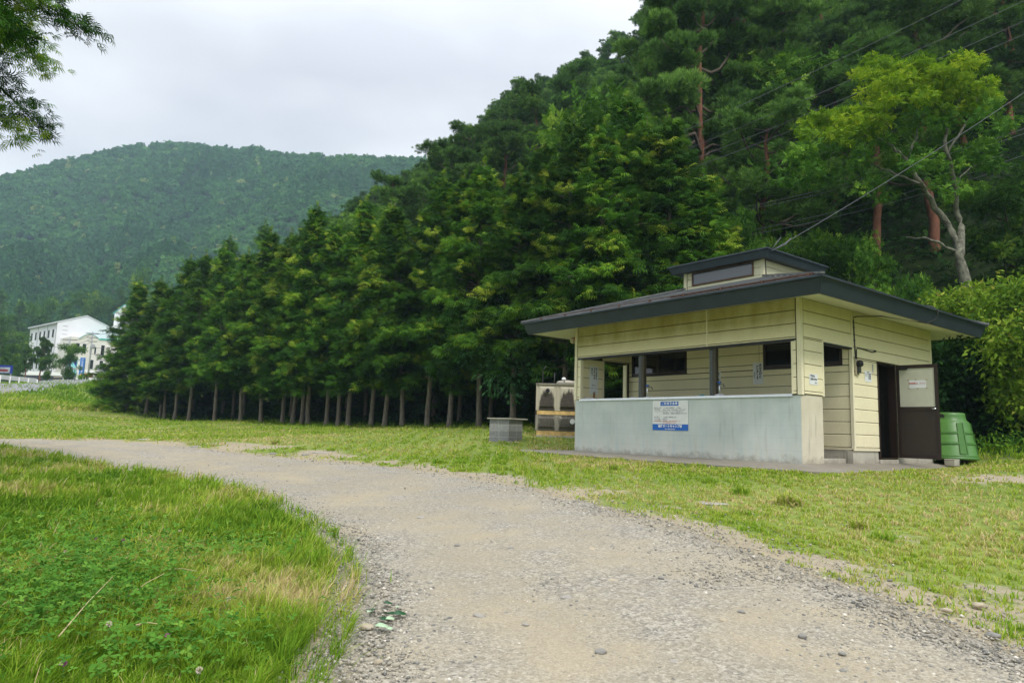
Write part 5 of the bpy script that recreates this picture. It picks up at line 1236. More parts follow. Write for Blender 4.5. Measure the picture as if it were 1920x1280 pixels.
def crown_tmpl(seed, nl=64, conif=False):
    rr_ = np.random.default_rng(seed); d = unit(rr_.normal(0, 1, (nl, 3))); d[:, 2] = np.abs(d[:, 2]) * 1.0 - .15; d = unit(d)
    if conif:
        h_ = rr_.random(nl); a_ = rr_.random(nl) * 6.28; P = np.c_[np.cos(a_) * (1 - h_) * .9, np.sin(a_) * (1 - h_) * .9, h_ * 1.6 - .3]; d = np.c_[np.cos(a_), np.sin(a_), .1 - .3 * rr_.random(nl)]; sz = .62
    else: P = d * [1, 1, .85] * (rr_.uniform(.62, 1.0, (nl, 1)) + .18 * np.sin(d[:, :1] * 5 + seed) * np.cos(d[:, 1:2] * 4)); sz = .50
    v = []; n1_ = unit(d + rr_.normal(0, .45, d.shape)); a_ = unit(np.cross(n1_, rr_.normal(0, 1, d.shape))); b_ = np.cross(n1_, a_)
    s_ = rr_.uniform(.6, 1.2, (nl, 1)) * sz
    V = np.stack([P - a_ * s_ * .6, P - b_ * s_ * .5 - n1_ * .12, P + a_ * s_ * .6, P + b_ * s_ * .5 - n1_ * .08], 1)
    return V.reshape(-1, 3), np.arange(nl * 4).reshape(nl, 4)
TM = [crown_tmpl(i) for i in range(5)] + [crown_tmpl(9 + i, conif=True) for i in range(2)]
parts = []; nM = 15000
px = r.uniform(-260, 930, nM); t_ = r.random(nM) ** .8 * 1.03; X, Y, Z = mountain_z(px, t_)
clump = fbm(X, Y, 60, 77); con = ((clump + r.normal(0, .07, nM)) < .40) & (t_ < .93)
hue = np.clip(.45 + r.normal(0, .11, nM) + (fbm(X, Y, 30, 78) - .5) * .5, 0, .88); hue[r.random(nM) < .02] = 1.0
sz = 1.7 + 2.7 * r.random(nM) ** 1.5; sz = sz * (.75 + .3 * t_)
for k_ in range(7):
    sel = np.where((con == (k_ >= 5)) & ((np.arange(nM) % (2 if k_ >= 5 else 5)) == (k_ - 5 if k_ >= 5 else k_)))[0]
    if not len(sel): continue
    tv, tf = TM[k_]; a_ = r.random(len(sel)) * 6.28; c_, s_ = np.cos(a_), np.sin(a_); s3 = sz[sel]
    V = np.stack([(tv[None, :, 0] * c_[:, None] - tv[None, :, 1] * s_[:, None]) * s3[:, None] + X[sel][:, None], (tv[None, :, 0] * s_[:, None] + tv[None, :, 1] * c_[:, None]) * s3[:, None] + Y[sel][:, None], tv[None, :, 2] * s3[:, None] * 1.05 + Z[sel][:, None] + .6], -1)
    F = (tf[None] + (np.arange(len(sel)) * len(tv))[:, None, None]).reshape(-1, 4)
    T = np.clip(np.repeat(hue[sel], len(tv)) + np.repeat(r.normal(0, .06, len(sel) * len(tf)), 4), 0, 1)
    parts.append((V.reshape(-1, 3), [F], T))
V, F, T = merge(parts)
tag(linkmesh('mountain_forest', npmesh('mountain_forest', V, F, M['mountain_leaf'], tint=T)), 'dense green forest covering the far mountain', 'forest', kind='stuff')

# nearer dark trees at the mountain foot behind the hotel
for i, (px, top, Yd) in enumerate([(-60, 560, 160), (0, 600, 150), (20, 560, 195), (60, 560, 200), (110, 560, 200), (160, 540, 205), (210, 535, 205), (255, 520, 200), (-20, 540, 190)]):
    p = at(px, 720, Yd); zt = at(px, top, Yd).z; z = min(p.z, g1(p.x, p.y)); sc = (zt - z) / 7.5
    tree('broadleaf_tree' if i % 2 else 'conifer_tree', BR[i % 3] if i % 2 else (HC[i % 2][0], HC[i % 2][1]), p.x, p.y, z, sc if i % 2 else sc * 7.5 / 12, i, 'tall dark tree at the foot of the mountain behind the white hotel', 'tree', 'dark trees behind the hotel', sxy=2.0)

# ------------------------------------------------------------------ hotel, buses, signs, poles far left
def W2(px, Yd): return (px - 960) / F_PX * Yd
M['hotelw'] = simple('hotel_white', (.80, .80, .84), .6, var=.03, nscale=.3)
M['hotelc'] = simple('hotel_cream', (.74, .71, .66), .6, var=.04, nscale=.3)
M['hotelr'] = simple('hotel_roof_white', (.74, .76, .80), .5, var=.03, nscale=.2)
M['tealroof'] = simple('teal_trim', (.10, .42, .36), .5)
M['greycon'] = simple('grey_canopy', (.33, .34, .36), .7)
hz = g1(-108, 165)
Hh = empty('hotel', (-108, 165, hz), math.atan2(.771, .638), 'white gabled hotel with cream front wing and teal trim at the foot of the mountain', 'building')
# local x: along the gable end towards the right/back, local y: along the left facade going back
GW, GL = 12.2, 19.0; EZ = 22.9 - hz; PZ = 25.2 - hz
mb = MB(); mb.box(0, 0, -2, GW, GL, EZ); mb.add([(0, 0, EZ), (GW, 0, EZ), (GW * .5, 0, PZ), (0, GL, EZ), (GW, GL, EZ), (GW * .5, GL, PZ)], [(0, 1, 2), (4, 3, 5), (0, 2, 5, 3), (1, 4, 5, 2)])
mb.build('wall', M['hotelw'], Hh)
mb = MB(); 
for x0, x1, z0, z1_ in ((-.5, GW * .5, EZ - .15, PZ + .1), (GW + .5, GW * .5, EZ - .15, PZ + .1)): mb.add([(x0, -.15, z0), (x1, -.15, z1_), (x1, GL + .3, z1_), (x0, GL + .3, z0), (x0, -.15, z0 + .2), (x1, -.15, z1_ + .2), (x1, GL + .3, z1_ + .2), (x0, GL + .3, z0 + .2)], [(0, 1, 2, 3), (4, 5, 6, 7), (0, 1, 5, 4), (1, 2, 6, 5), (2, 3, 7, 6), (3, 0, 4, 7)])
mb.build('roof', M['hotelr'], Hh)
mb = MB(); mb.box(-.08, .0, -1, -.02, .25, EZ - .2); 
for y in (6.2, 12.6): mb.box(-.08, y, -1, -.02, y + .12, EZ - .2)
mb.box(-.5, -.1, EZ - .35, -.3, GL, EZ - .1); mb.build('downpipe', M['greycon'], Hh)
for fl in range(4):
    for j in range(6):
        y = 1.5 + j * 3.0; z = EZ - 3.5 - fl * 3.6
        if z < .2: continue
        wf = MB().box(-.06, y, z, -.01, y + 1.15, z + 2.0).build('window', M['greycon'], Hh)
        MB().box(-.09, y + .1, z + .1, -.065, y + 1.05, z + 1.9).build('pane', M['darkglass'], wf)
mb = MB()
for z in (1.0, 2.1, 3.2): mb.box(1.2, -.04, EZ - 3.6 + z * .9, 2.3, -.01, EZ - 3.5 + z * .9)
mb.build('vent_slot', M['greycon'], Hh)
# cream wing in front (still the hotel)
mb = MB(); AZ = at(150, 628, 158).z - hz; mb.box(1.0, -7, -2, 13.6, -.02, AZ); mb.box(.6, -5.5, -2, 1.0, -.5, AZ - 2.2); mb.tube([(11.2, -7, -2 + 3.8), (11.2, -7, AZ)], 2.5, 28)
arc = [(2.6 + 4.6 * i / 12, -7.02, AZ + 1.35 * math.sin(math.pi * i / 12) - .3) for i in range(13)]
mb.add([(a_, b_, c_) for a_, b_, c_ in arc] + [(a_, b_ + .5, c_) for a_, b_, c_ in arc], [list(range(13)), list(range(13, 26))[::-1]] + [(i, i + 1, 14 + i, 13 + i) for i in range(12)])
mb.build('front_wing', M['hotelc'], Hh)
mb = MB(); mb.box(7.2, -7.15, AZ - .05, 13.9, .1, AZ + .35); mb.tube([(11.2, -7, AZ - .04), (11.2, -7, AZ + .36)], 2.75, 28)
for i in range(12): mb.bar((arc[i][0], -7.1, arc[i][2] + .04), (arc[i + 1][0], -7.1, arc[i + 1][2] + .04), .1, .09)
mb.build('teal_cornice', M['tealroof'], Hh)
for x, z, ww, hh in ((2.0, AZ - 3.6, .9, 2.3), (3.4, AZ - 3.6, .9, 2.3), (5.0, AZ - 3.6, .5, 1.8), (6.0, AZ - 3.6, .5, 1.8), (7.4, AZ - 3.8, .9, 2.6), (2.0, AZ - 7.2, .9, 2.3), (3.4, AZ - 7.2, .9, 2.3), (5.3, AZ - 7.2, .9, 2.3), (7.4, AZ - 7.2, .9, 2.3), (1.8, AZ - 11, 1.6, 1.8), (4.2, AZ - 11, 1.6, 1.8)):
    wf = MB().box(x, -7.06, z, x + ww, -7.01, z + hh).build('window', M['hotelw'], Hh); MB().box(x + .08, -7.09, z + .08, x + ww - .08, -7.065, z + hh - .08).build('pane', M['darkglass'], wf)
wf = MB().box(10.4, -9.62, AZ - 7.4, 11.9, -9.4, AZ - 6.2).build('window', M['hotelw'], Hh); MB().box(10.5, -9.66, AZ - 7.3, 11.8, -9.63, AZ - 6.3).build('pane', M['skyglass'], wf)
mb = MB(); mb.box(6.8, -12.5, 2.9, 14.5, -6.0, 4.4); 
for x in (7.2, 10.8, 14.2): mb.box(x - .2, -12.2, -2, x + .2, -11.8, 2.9)
mb.build('entrance_canopy', M['greycon'], Hh)
# turret behind
tp = at(222, 700, 178); tz = g1(tp.x, tp.y)
Tt = empty('turret', (tp.x, tp.y, tz), .35, 'white turret with teal gabled roof peeping out behind the leftmost cypress', 'building')
e_ = at(222, 590, 178).z - tz; pk = at(222, 573, 178).z - tz
mb = MB(); mb.box(-1.9, -1.9, -1, 2.4, 2.4, e_); mb.add([(-1.9, -1.9, e_), (2.4, -1.9, e_), (.2, -1.9, pk), (-1.9, 2.4, e_), (2.4, 2.4, e_), (.2, 2.4, pk)], [(0, 1, 2), (4, 3, 5), (0, 2, 5, 3), (1, 4, 5, 2)]); mb.lathe([(0, e_ - 4.6), (1.3, e_ - 4.2), (1.4, e_ - 3.6), (0, e_ - 3.4)], (-2, -2, 0), 16); mb.build('wall', M['hotelw'], Tt)
mb = MB()
for s_ in (-1, 1): mb.bar((.25 + s_ * .1, .2, pk + .1), (.25 + s_ * 2.5, .2, e_ - .15), 4.6, .15)
mb.build('roof', M['tealroof'], Tt); MB().box(-.5, -1.96, e_ - 3.2, .6, -1.91, e_ - .6).build('window', M['darkglass'], Tt)

M['busblue'] = simple('bus_blue', (.05, .10, .35), .3); M['tyre'] = simple('tyre', (.02, .02, .02), .9)
M['maroon'] = simple('maroon_paint', (.18, .02, .03), .4); M['curtain'] = simple('red_curtain', (.35, .10, .08), .8)
def bus(px0, px1, Yd, topy, hgt, label, dark, yaw_=0.0):
    p0 = at(px0, topy, Yd); p1 = at(px1, topy, Yd); Lb = (p1.x - p0.x) / math.cos(yaw_); z0 = p0.z - hgt
    b_ = empty('bus', (p0.x, Yd, z0), yaw_, label, 'bus', None)
    mb = MB(); mb.box(0, 0, .35, Lb, 2.5, hgt - .05); mb.box(.1, .1, hgt - .05, Lb - .1, 2.4, hgt + .05); mb.build('body', M['white'], b_, bevel=.18)
    if dark: MB().box(.12, -.02, 1.0, Lb - .3, -.001, hgt - .62).box(-.02, .15, 1.0, -.001, 2.3, hgt - .5).build('window', M['darkglass'], b_); MB().box(.0, -.012, .4, Lb, -.002, .98).build('lower_panel', M['black'], b_)
    else: MB().box(.25, -.02, 1.55, Lb - .35, -.001, hgt - .6).build('window', M['curtain'], b_); MB().box(.05, -.015, .75, Lb - .05, -.002, 1.0).build('stripe', M['maroon'], b_); MB().box(.05, -.018, 1.02, Lb - .05, -.002, 1.07).build('blue_stripe', M['busblue'], b_)
    for x in (1.6, Lb - 2.2):
        if x > 0: mb = MB(); mb.tube([(x, -.03, .5), (x, .3, .5)], .5, 20); mb.build('wheel', M['tyre'], b_)
bus(39, 122, 140, 696.5, 3.1, 'long white roofed coach with dark windows parked left of the blue banner signs', True, .0)
bus(140, 178, 146, 693.5, 3.0, 'white minibus with red curtains parked right of the blue banner signs', False)

# signs
M['aqua'] = simple('aqua_sign', (.25, .62, .68), .5); M['navy'] = simple('navy_sign', (.01, .03, .25), .4); M['bannerblue'] = simple('banner_blue', (.04, .17, .55), .4); M['photo'] = simple('picture_grey', (.25, .27, .3), .5, var=.6, nscale=1.3); M['gold'] = simple('gold_paint', (.7, .5, .05), .5)
def sign(name, px0, px1, py0, py1, Yd, label, mt, th_=.25):
    a_ = at(px0, py1, Yd); b_ = at(px1, py0, Yd); gz_ = g1((a_.x + b_.x) / 2, Yd); wd, ht = b_.x - a_.x, b_.z - a_.z
    s_ = empty(name, ((a_.x + b_.x) / 2, Yd, min(gz_, a_.z - .2)), 0, label, 'sign'); zb = a_.z - s_.location.z
    MB().box(-wd / 2, -th_ / 2, zb, wd / 2, th_ / 2, zb + ht).build('sign_board', M[mt], s_)
    mb = MB(); mb.box(-wd * .4 - .06, th_ / 2 + .001, -.6, -wd * .4 + .06, th_ / 2 + .12, zb + ht * .9); mb.box(wd * .4 - .06, th_ / 2 + .001, -.6, wd * .4 + .06, th_ / 2 + .12, zb + ht * .9); mb.build('post', M['greycon'], s_)
    return s_, wd, ht, zb
def stext(s_, items, y):
    h_ = bpy.data.objects.new('lettering', None)
    gr_ = {}
    for (tx, x, z, sz, mt, bo) in items: gr_.setdefault(mt, []).append((tx, x, z, sz, bo))
    for mt, ls in gr_.items():
        bm = bmesh.new()
        for tx, x, z, sz, bo in ls:
            me_ = text_mesh(tx, sz, M[mt], 'CENTER', bo)
            for v in me_.vertices: v.co = Vector((v.co.x + x, -v.co.z, v.co.y + z))
            bm.from_mesh(me_); bpy.data.meshes.remove(me_)
        me_ = bpy.data.meshes.new('lettering'); bm.to_mesh(me_); bm.free(); me_.materials.append(M[mt]); o_ = bpy.data.objects.new('lettering', me_); COL.objects.link(o_); o_.parent = s_; o_.location = (0, y, 0)
    bpy.data.objects.remove(h_)
s_, wd, ht, zb = sign('billboard', 121.5, 145.5, 673, 705.5, 128, 'aqua and navy billboard with white edge standing before the hotel', 'aqua')
mb = MB(); mb.box(-wd / 2, -.14, zb, wd / 2, -.126, zb + ht * .2); mb.add([(wd * .12, -.14, zb + ht), (wd / 2, -.14, zb + ht), (wd / 2, -.14, zb + ht * .55), (wd * .25, -.14, zb + ht * .75)], [(0, 1, 2, 3)]); mb.build('navy_field', M['navy'], s_)
mb = MB(); mb.box(-wd / 2 - .12, -.16, zb, -wd / 2, .1, zb + ht); mb.build('white_edge', M['white'], s_)
stext(s_, [('レンタル', .1, zb + ht * .42, .62, 'white', .05), ('ボート', 0, zb + ht * .1, .36, 'white', .01)], -.15); stext(s_, [('レンタル', .1, zb + ht * .42, .62, 'navy', .0)], -.165)
s_, wd, ht, zb = sign('banner_sign', 148, 160, 670.5, 704, 132, 'tall narrow sign, white left half and blue right half with vertical white writing', 'bannerblue')
MB().box(-wd / 2 - .55, -.1, zb - .4, -wd / 2 - .001, .1, zb + ht + .05).build('white_panel', M['white'], s_)
MB().box(-wd * .3, -.15, zb + .05, wd * .3, -.127, zb + .3).build('yellow_mark', M['gold'], s_)
stext(s_, [(c_, .05, zb + ht - .4 - i * .36, .38, 'white', .02) for i, c_ in enumerate('ペンションキャンプ')], -.135)
s_, wd, ht, zb = sign('picture_board', -14, 24.5, 685, 699, 78, 'dark picture board on two posts behind the guard rail at the left edge', 'navy', .08)
MB().box(-wd / 2 + .05, -.05, zb + .05, wd / 2 - .25, -.041, zb + ht * .75).build('picture', M['photo'], s_); MB().box(-.3, -.055, zb + .2, wd * .28, -.051, zb + ht * .5).build('red_field', M['maroon'], s_)
s_, wd, ht, zb = sign('parking_board', 194, 206, 702, 713.5, 120, 'pale blue notice board low beside the leftmost cypress', 'aqua', .06)

# guard rail
gr_ = empty('guard_rail', (0, 0, 0), 0, 'white corrugated guard rail along the far lane at the left edge', 'guard rail')
pts = [(-160, 700, 60), (-60, 702.5, 66), (0, 706, 71), (35, 709.5, 75.5), (69, 713, 80)]
P = np.array([at(*q_) for q_ in pts]); u = np.linspace(0, 4, 25); P = np.stack([np.interp(u, range(5), P[:, c_]) for c_ in range(3)], 1)
mb = MB()
prof = [(.0, .22), (-.06, .17), (-.06, .08), (0, .02), (0, -.03), (-.06, -.09), (-.06, -.18), (0, -.24)]
vs = []; 
for p in P:
    for d, z in prof: vs.append((p[0], p[1] + d, p[2] + z))
k_ = len(prof); mb.add(vs, [(i * k_ + j, (i + 1) * k_ + j, (i + 1) * k_ + j + 1, i * k_ + j + 1) for i in range(len(P) - 1) for j in range(k_ - 1)]); o = mb.build('rail_beam', M['white'], gr_)
md = o.modifiers.new('thickness', 'SOLIDIFY'); md.thickness = .01
for i in range(0, 25, 3): p = P[i]; MB().tube([(p[0], p[1] + .08, p[2] - 1.1), (p[0], p[1] + .08, p[2] + .12)], .06, 8).build('post', M['white'], gr_)

# wooden fence posts between lawn and parking
for i, px in enumerate((135, 139.5, 147, 152, 157, 161.5)):
    p = at(px, 718, 112); z = g1(p.x, p.y); o = MB().tube([(0, 0, -.3), (0, 0, 1.15)], .09, 8).build('fence_post', M['black']); o.location = (p.x, p.y, z); tag(o, 'dark low post of the railing in front of the banner signs', 'post', 'dark posts at the parking edge')
a_, b_ = at(100, 714, 113), at(136, 714, 113); o = MB().bar((a_.x, a_.y, g1(a_.x, a_.y) + .35), (b_.x, b_.y, g1(b_.x, b_.y) + .35), .1, .12).bar((a_.x, a_.y, g1(a_.x, a_.y) + .8), (b_.x, b_.y, g1(b_.x, b_.y) + .8), .1, .12).build('timber_rail', M['stone3']); tag(o, 'low tan timber rail in front of the billboard', 'rail')
# distant trees before the hotel
SP = gen_pine(700, h=7, bare_=.35, spread=2.6, nb=12, size=.5, k_t=10)
for i, (px, top, base, Yd, mm, sc0, lb, nm) in enumerate([(45, 652, 712, 100, SP, 7, 'garden pine with leaning reddish trunk left of the coach', 'pine_tree'), (75, 640, 712, 104, SP, 7, 'taller layered garden pine in front of the hotel facade', 'pine_tree'),
        (88, 664, 714, 98, BR[1], 7.5, 'small light green tree in front of the coach', 'broadleaf_tree'), (130, 642, 716, 96, BR[2], 7.5, 'round green tree whose trunk crosses the aqua billboard', 'broadleaf_tree'),
        (-5, 620, 712, 95, HC[0], 12, 'dark conifer at the left edge behind the picture board', 'conifer_tree'), (15, 645, 712, 102, BR[0], 7.5, 'dark leafy tree at the left edge behind the picture board', 'broadleaf_tree'), (-45, 600, 712, 90, HC[1], 12, 'tall dark conifer mostly outside the left edge', 'conifer_tree'), (32, 672, 712, 108, BR[1], 7.5, 'low leafy tree between the picture board and the garden pine', 'broadleaf_tree')]):
    p = at(px, base, Yd); z = g1(p.x, p.y); ht = at(px, top, Yd).z - z; sc = ht / sc0; tree(nm, mm, p.x, p.y, z, sc, i * 1.7, lb, 'tree', sxy=sc * (.6 if i in (0, 1) else .9))
# utility poles
def pole(px, top, Yd, label, rad=.16):
    p = at(px, 715, Yd); z = g1(p.x, p.y); zt = at(px, top, Yd).z - z
    o_ = empty('utility_pole', (p.x, p.y, z), .15, label, 'utility pole')
    MB().tube([(0, 0, -.5), (0, 0, zt)], [rad, rad * .7], 10).build('shaft', M['greycon'], o_)
    for j, dz in enumerate((.25, 1.0, 1.7)): MB().box(-1.1 + .2 * j, -.06, zt - dz - .05, 1.1 - .1 * j, .06, zt - dz + .05).build('crossarm', M['cable'], o_)
    MB().lathe([(0, 0), (.3, .02), (.32, .1), (.32, .7), (.25, .8), (0, .82)], (.35, -.2, zt - 3.0), 14).build('transformer', M['greycon'], o_)
    return Vector((p.x, p.y, z + zt))
P1 = pole(122, 634, 118, 'utility pole with stacked crossarms in front of the hotel wing'); P2 = pole(164, 622, 124, 'utility pole right of the banner sign in front of the hotel drum')

# ------------------------------------------------------------------ overhead wires
M['wire'] = simple('wire_grey', (.11, .115, .13), .5, var=.05)
def wire(name, a_, b_, sag, rad, label, group=None, ctl=None):
    a_, b_ = Vector(a_), Vector(b_); n_ = 40; pts = [a_.lerp(b_, i / n_) - Vector((0, 0, sag * 4 * (i / n_) * (1 - i / n_))) for i in range(n_ + 1)]
    o_ = MB().tube(pts, rad, 5).build(name, M['wire'] if name != 'hotel_wire' else M['cable']); tag(o_, label, 'wire', group)
rows_w = [((2000, -100, 24.5), (1010, 362, 29.5), 'topmost of the overhead wires crossing the dark hillside'), ((2000, -36, 24.5), (1000, 392, 29.5), 'second overhead wire from the top crossing the dark hillside'),
          ((2000, 4, 24.5), (1000, 408, 29.5), 'third overhead wire from the top crossing the dark hillside'), ((2000, 30, 24.5), (1000, 420, 29.5), 'fourth overhead wire from the top crossing the dark hillside'),
          ((2000, 212, 25), (1380, 392, 27.5), 'upper wire of the low pair passing behind the mottled tree trunk'), ((2000, 222, 25), (1380, 397, 27.5), 'twin wire just under the upper wire of the low pair'),
          ((2000, 262, 24), (1380, 437, 27), 'lowest bundled wire passing behind the mottled trunk'), ((2000, 276, 24), (1380, 445, 27), 'thin wire just under the lowest bundled wire')]
for a_, b_, lb in rows_w: wire('overhead_wire', at(*a_), at(*b_), .3, .0095, lb, 'overhead wires on the hillside')
vent_c = loc2w(CX0 - .12, CY0 - .28, 4.38)
wire('service_cable', vent_c, at(2010, 112, 14.5), .1, .0065, 'pale service cable running from the roof vent corner up to the right')
mb = MB(); v0 = Vector(vent_c); d_ = (at(2010, 112, 14.5) - v0).normalized(); mb.tube([v0, v0 + d_ * .35 + Vector((0, 0, -.05)), v0 + d_ * .5], .014, 6); mb.tube([v0, v0 + Vector((.08, 0, .14)), v0 + d_ * .25 + Vector((0, 0, .16))], .008, 5); tag(mb.build('cable_anchor', M['wire']), 'pale wrapped cable anchor at the near corner of the roof vent', 'cable anchor')
for i, dz in enumerate((.25, 1.0, 1.7)): wire('hotel_wire', P1 - Vector((0, 0, dz)), P2 - Vector((0, 0, dz)), .4, .03, 'wire strung between the two utility poles before the hotel', 'wires before the hotel')
for i, dz in enumerate((.3, 2.8, 3.8)): wire('hotel_wire', P2 - Vector((0, 0, dz)), at(240, 612 + i * 26, 112), .5, .03, 'wire running right from the utility pole into the leftmost cypress', 'wires right of the pole')

# ------------------------------------------------------------------ grasses
r = np.random.default_rng(31)
def on_building(x, y):
    dx, dy = x - OX, y - OY; lx = dx * ca + dy * sa; ly = -dx * sa + dy * ca
    return (lx > -.1) & (lx < 5.6) & (ly > -.1) & (ly < 5.9)
def blades(n_, r0, r1, a0, a1, region, hfun, wfun, tfun, seed, power=1.0, upright=1.0, wind=(.5, .1)):
    r = np.random.default_rng(seed)
    rad = r0 * (r1 / r0) ** (r.random(n_) ** power); an = np.radians(r.uniform(a0, a1, n_)); x = rad * np.sin(an); y = rad * np.cos(an)
    # tufts: pull blades toward a jittered tuft lattice
    cell = np.where(rad < 5, .11, np.where(rad < 12, .2, .4)); tx, ty = np.floor(x / cell), np.floor(y / cell); h1 = np.sin(tx * 12.98 + ty * 78.2) * 43758.5; h1 -= np.floor(h1); h2 = np.sin(tx * 39.3 + ty * 11.1) * 24634.6; h2 -= np.floor(h2)
    pull = r.random(n_) ** .7 * .6; x = x * (1 - pull) + (tx + h1) * cell * pull; y = y * (1 - pull) + (ty + h2) * cell * pull
    k_ = region(x, y, r); x, y, rad, h1, h2 = x[k_], y[k_], rad[k_], h1[k_], h2[k_]; n2 = len(x)
    z = gz(x, y) - .004; hh = hfun(x, y, r) * (.65 + .7 * h1); ww = wfun(rad) 
    lean = r.normal(0, 1, (n2, 2)) * .5 + np.array(wind)
    D = np.c_[lean * .75, np.full(n2, upright) * r.uniform(.7, 1.3, n2)]; Nn = np.c_[-lean, np.full(n2, .6)] + r.normal(0, .3, (n2, 3))
    T = np.clip(tfun(x, y, r) + .22 * (h2 - .5), 0, 1)
    return leafparts(np.c_[x, y, z], D, Nn, hh, BLADE, T, W=ww / hh)
NEP = np.array(NEAR); LEFTP = np.concatenate([NEP, [(-30, -9), (-60, 12)], ])
def left_region(x, y, r):
    inn = inpoly(x, y, np.concatenate([NE[::6], [(-40, -9), (-40, 16)]])) | ((dist_pl(x, y, NE) < .16) & (r.random(len(x)) < .35))
    inn &= ~((dist_pl(x, y, NE) < .12 * r.random(len(x))) )
    return inn
def g_t(x, y, r): return np.clip(.53 + (fbm(x, y, 1.3, 51) - .5) * 1.4 + r.normal(0, .15, len(x)) + (r.random(len(x)) < .06) * .45, 0, 1)
pa = [blades(230000, 1.9, 9, -62, 12, left_region, lambda x, y, r: r.uniform(.06, .155, len(x)) * (.55 + .9 * fbm(x, y, .7, 55)), lambda d: .0030 + .0008 * d, g_t, 1, wind=(.38, .1)),
      blades(130000, 7, 26, -62, 5, left_region, lambda x, y, r: r.uniform(.08, .18, len(x)), lambda d: .005 + .0010 * d, g_t, 2, wind=(.4, .1))]
V, F, T = merge(pa); tag(linkmesh('tall_grass', npmesh('tall_grass', V, F, M['grass'], tint=T)), 'long bright grass left of the gravel track', 'grass', kind='stuff')
# long blades that droop over the verge
n_ = 9000; i0 = r.integers(0, len(NE) - 1, n_); off = r.normal(0, .13, (n_, 2)); P2_ = NE[i0] + off - np.array([.12, 0]); k_ = (P2_[:, 1] > 1.9) & (P2_[:, 1] < 20); P2_ = P2_[k_]; n_ = len(P2_)
cellh = np.sin(np.floor(P2_[:, 0] * 2.6) * 12.9 + np.floor(P2_[:, 1] * 2.6) * 78.2) * 43758.5; cellh -= np.floor(cellh); keep = cellh > .35; P2_ = P2_[keep]; n_ = len(P2_)
D = np.c_[r.normal(.5, .5, n_), r.normal(.05, .5, n_), r.uniform(.5, 1.2, n_)]; dist_ = np.hypot(P2_[:, 0], P2_[:, 1])
V, F, T = merge([leafparts(np.c_[P2_, gz(P2_[:, 0], P2_[:, 1])], D, np.c_[-D[:, :2], np.full(n_, .5)], r.uniform(.08, .22, n_), BLADE, np.clip(r.normal(.5, .2, n_), 0, 1), W=(.006 + .0009 * dist_) / .25)])
tag(linkmesh('verge_grass', npmesh('verge_grass', V, F, M['grass'], tint=T)), 'long grass tufts leaning over the edge of the gravel track', 'grass', kind='stuff')
def lawn_region(x, y, r):
    ok = ~inpoly(x, y, ROADP) & ~inpoly(x, y, APRON) & ~on_building(x, y) & ~inpoly(x, y, np.concatenate([NE[::6], [(-40, -9), (-40, 16)]]))
    ok &= ~((np.abs(y - np.interp(x, cl[:, 0], cl[:, 1])) < 4.4) & (x > cl[0, 0]) & (x < cl[-1, 0]))
    b_ = bare(x, y); q_, s_ = qs(x, y); ok &= ((s_ < 3.0) | ((q_ > 42) & (azf(x, y) < .2))) & (y < 100)
    return ok & (r.random(len(x)) > np.clip(b_ * 1.5, 0, .97)) & (r.random(len(x)) < np.interp(fbm(x, y, .55, 91), [.3, .55], [.45, 1.0]))
def lawn_h(x, y, r):
    tall = np.clip(fbm(x, y, 2.6, 61) * 2.4 - 1.05, 0, 1); right = np.clip((x - 3.4) / 2, 0, 1) * np.clip((9.5 - y) / 3, 0, 1); q_, s_ = qs(x, y); edge = np.clip((s_ + 1.5) / 2.5, 0, 1)
    return r.uniform(.022, .06, len(x)) * (1 + .4 * tall + 1.3 * right * tall + 2.2 * edge)
def lawn_t(x, y, r): q_, s_ = qs(x, y); return np.clip(.66 + (fbm(x, y, 2.2, 53) - .5) * .8 + r.normal(0, .13, len(x)) + (r.random(len(x)) < .07) * .35 - .45 * np.clip((s_ + 2) / 3, 0, 1), 0, 1)
pa = [blades(240000, 3.2, 16, -32, 42, lawn_region, lawn_h, lambda d: .003 + .0011 * d, lawn_t, 3, wind=(.2, 0), power=.8),
      blades(200000, 12, 60, -40, 40, lawn_region, lambda x, y, r: lawn_h(x, y, r) * 1.25, lambda d: .006 + .0014 * d, lawn_t, 4, wind=(.2, 0)),
      blades(26000, 55, 105, -48, -28, lambda x, y, r: (y < 110) & ~((np.abs(y - np.interp(x, cl[:, 0], cl[:, 1])) < 4.2) & (x > cl[0, 0])), lambda x, y, r: r.uniform(.2, .4, len(x)), lambda d: .09 + 0 * d, lawn_t, 5)]
V, F, T = merge(pa); tag(linkmesh('lawn_grass', npmesh('lawn_grass', V, F, M['grass'], tint=T)), 'short patchy lawn between the track, the trees and the shelter', 'grass', kind='stuff')

# clover leaves in the long grass, flowers, seed stalks
n_ = 4800; cen = [gpt(*q_) for q_ in ((120, 1080), (40, 1130), (210, 1040), (60, 1190), (330, 1240), (250, 1150), (20, 1050), (420, 1050), (150, 1000), (90, 1160), (140, 1120), (200, 1090))]
ci = r.integers(0, len(cen), n_); C2 = np.array(cen)[ci]; spread = .08 + .042 * np.hypot(C2[:, 0], C2[:, 1])[:, None]; xy = C2 + r.normal(0, 1, (n_, 2)) * spread
z = gz(xy[:, 0], xy[:, 1]) + r.uniform(.05, .20, n_); D = r.normal(0, 1, (n_, 3)) * [1, 1, .25]; Nn = np.array([0, 0, 1.]) + r.normal(0, .35, (n_, 3))
k_ = (~inpoly(xy[:, 0], xy[:, 1], ROADP)) & (xy[:, 1] > 1.6)
V, F, T = merge([leafparts(np.c_[xy, z][k_], D[k_], Nn[k_], r.uniform(.014, .036, k_.sum()), CLOVER, np.clip(r.normal(.45, .22, k_.sum()), 0, 1))])
tag(linkmesh('clover_patch', npmesh('clover_patch', V, F, M['clover'], tint=T)), 'clover leaves growing through the long grass', 'clover', kind='stuff')
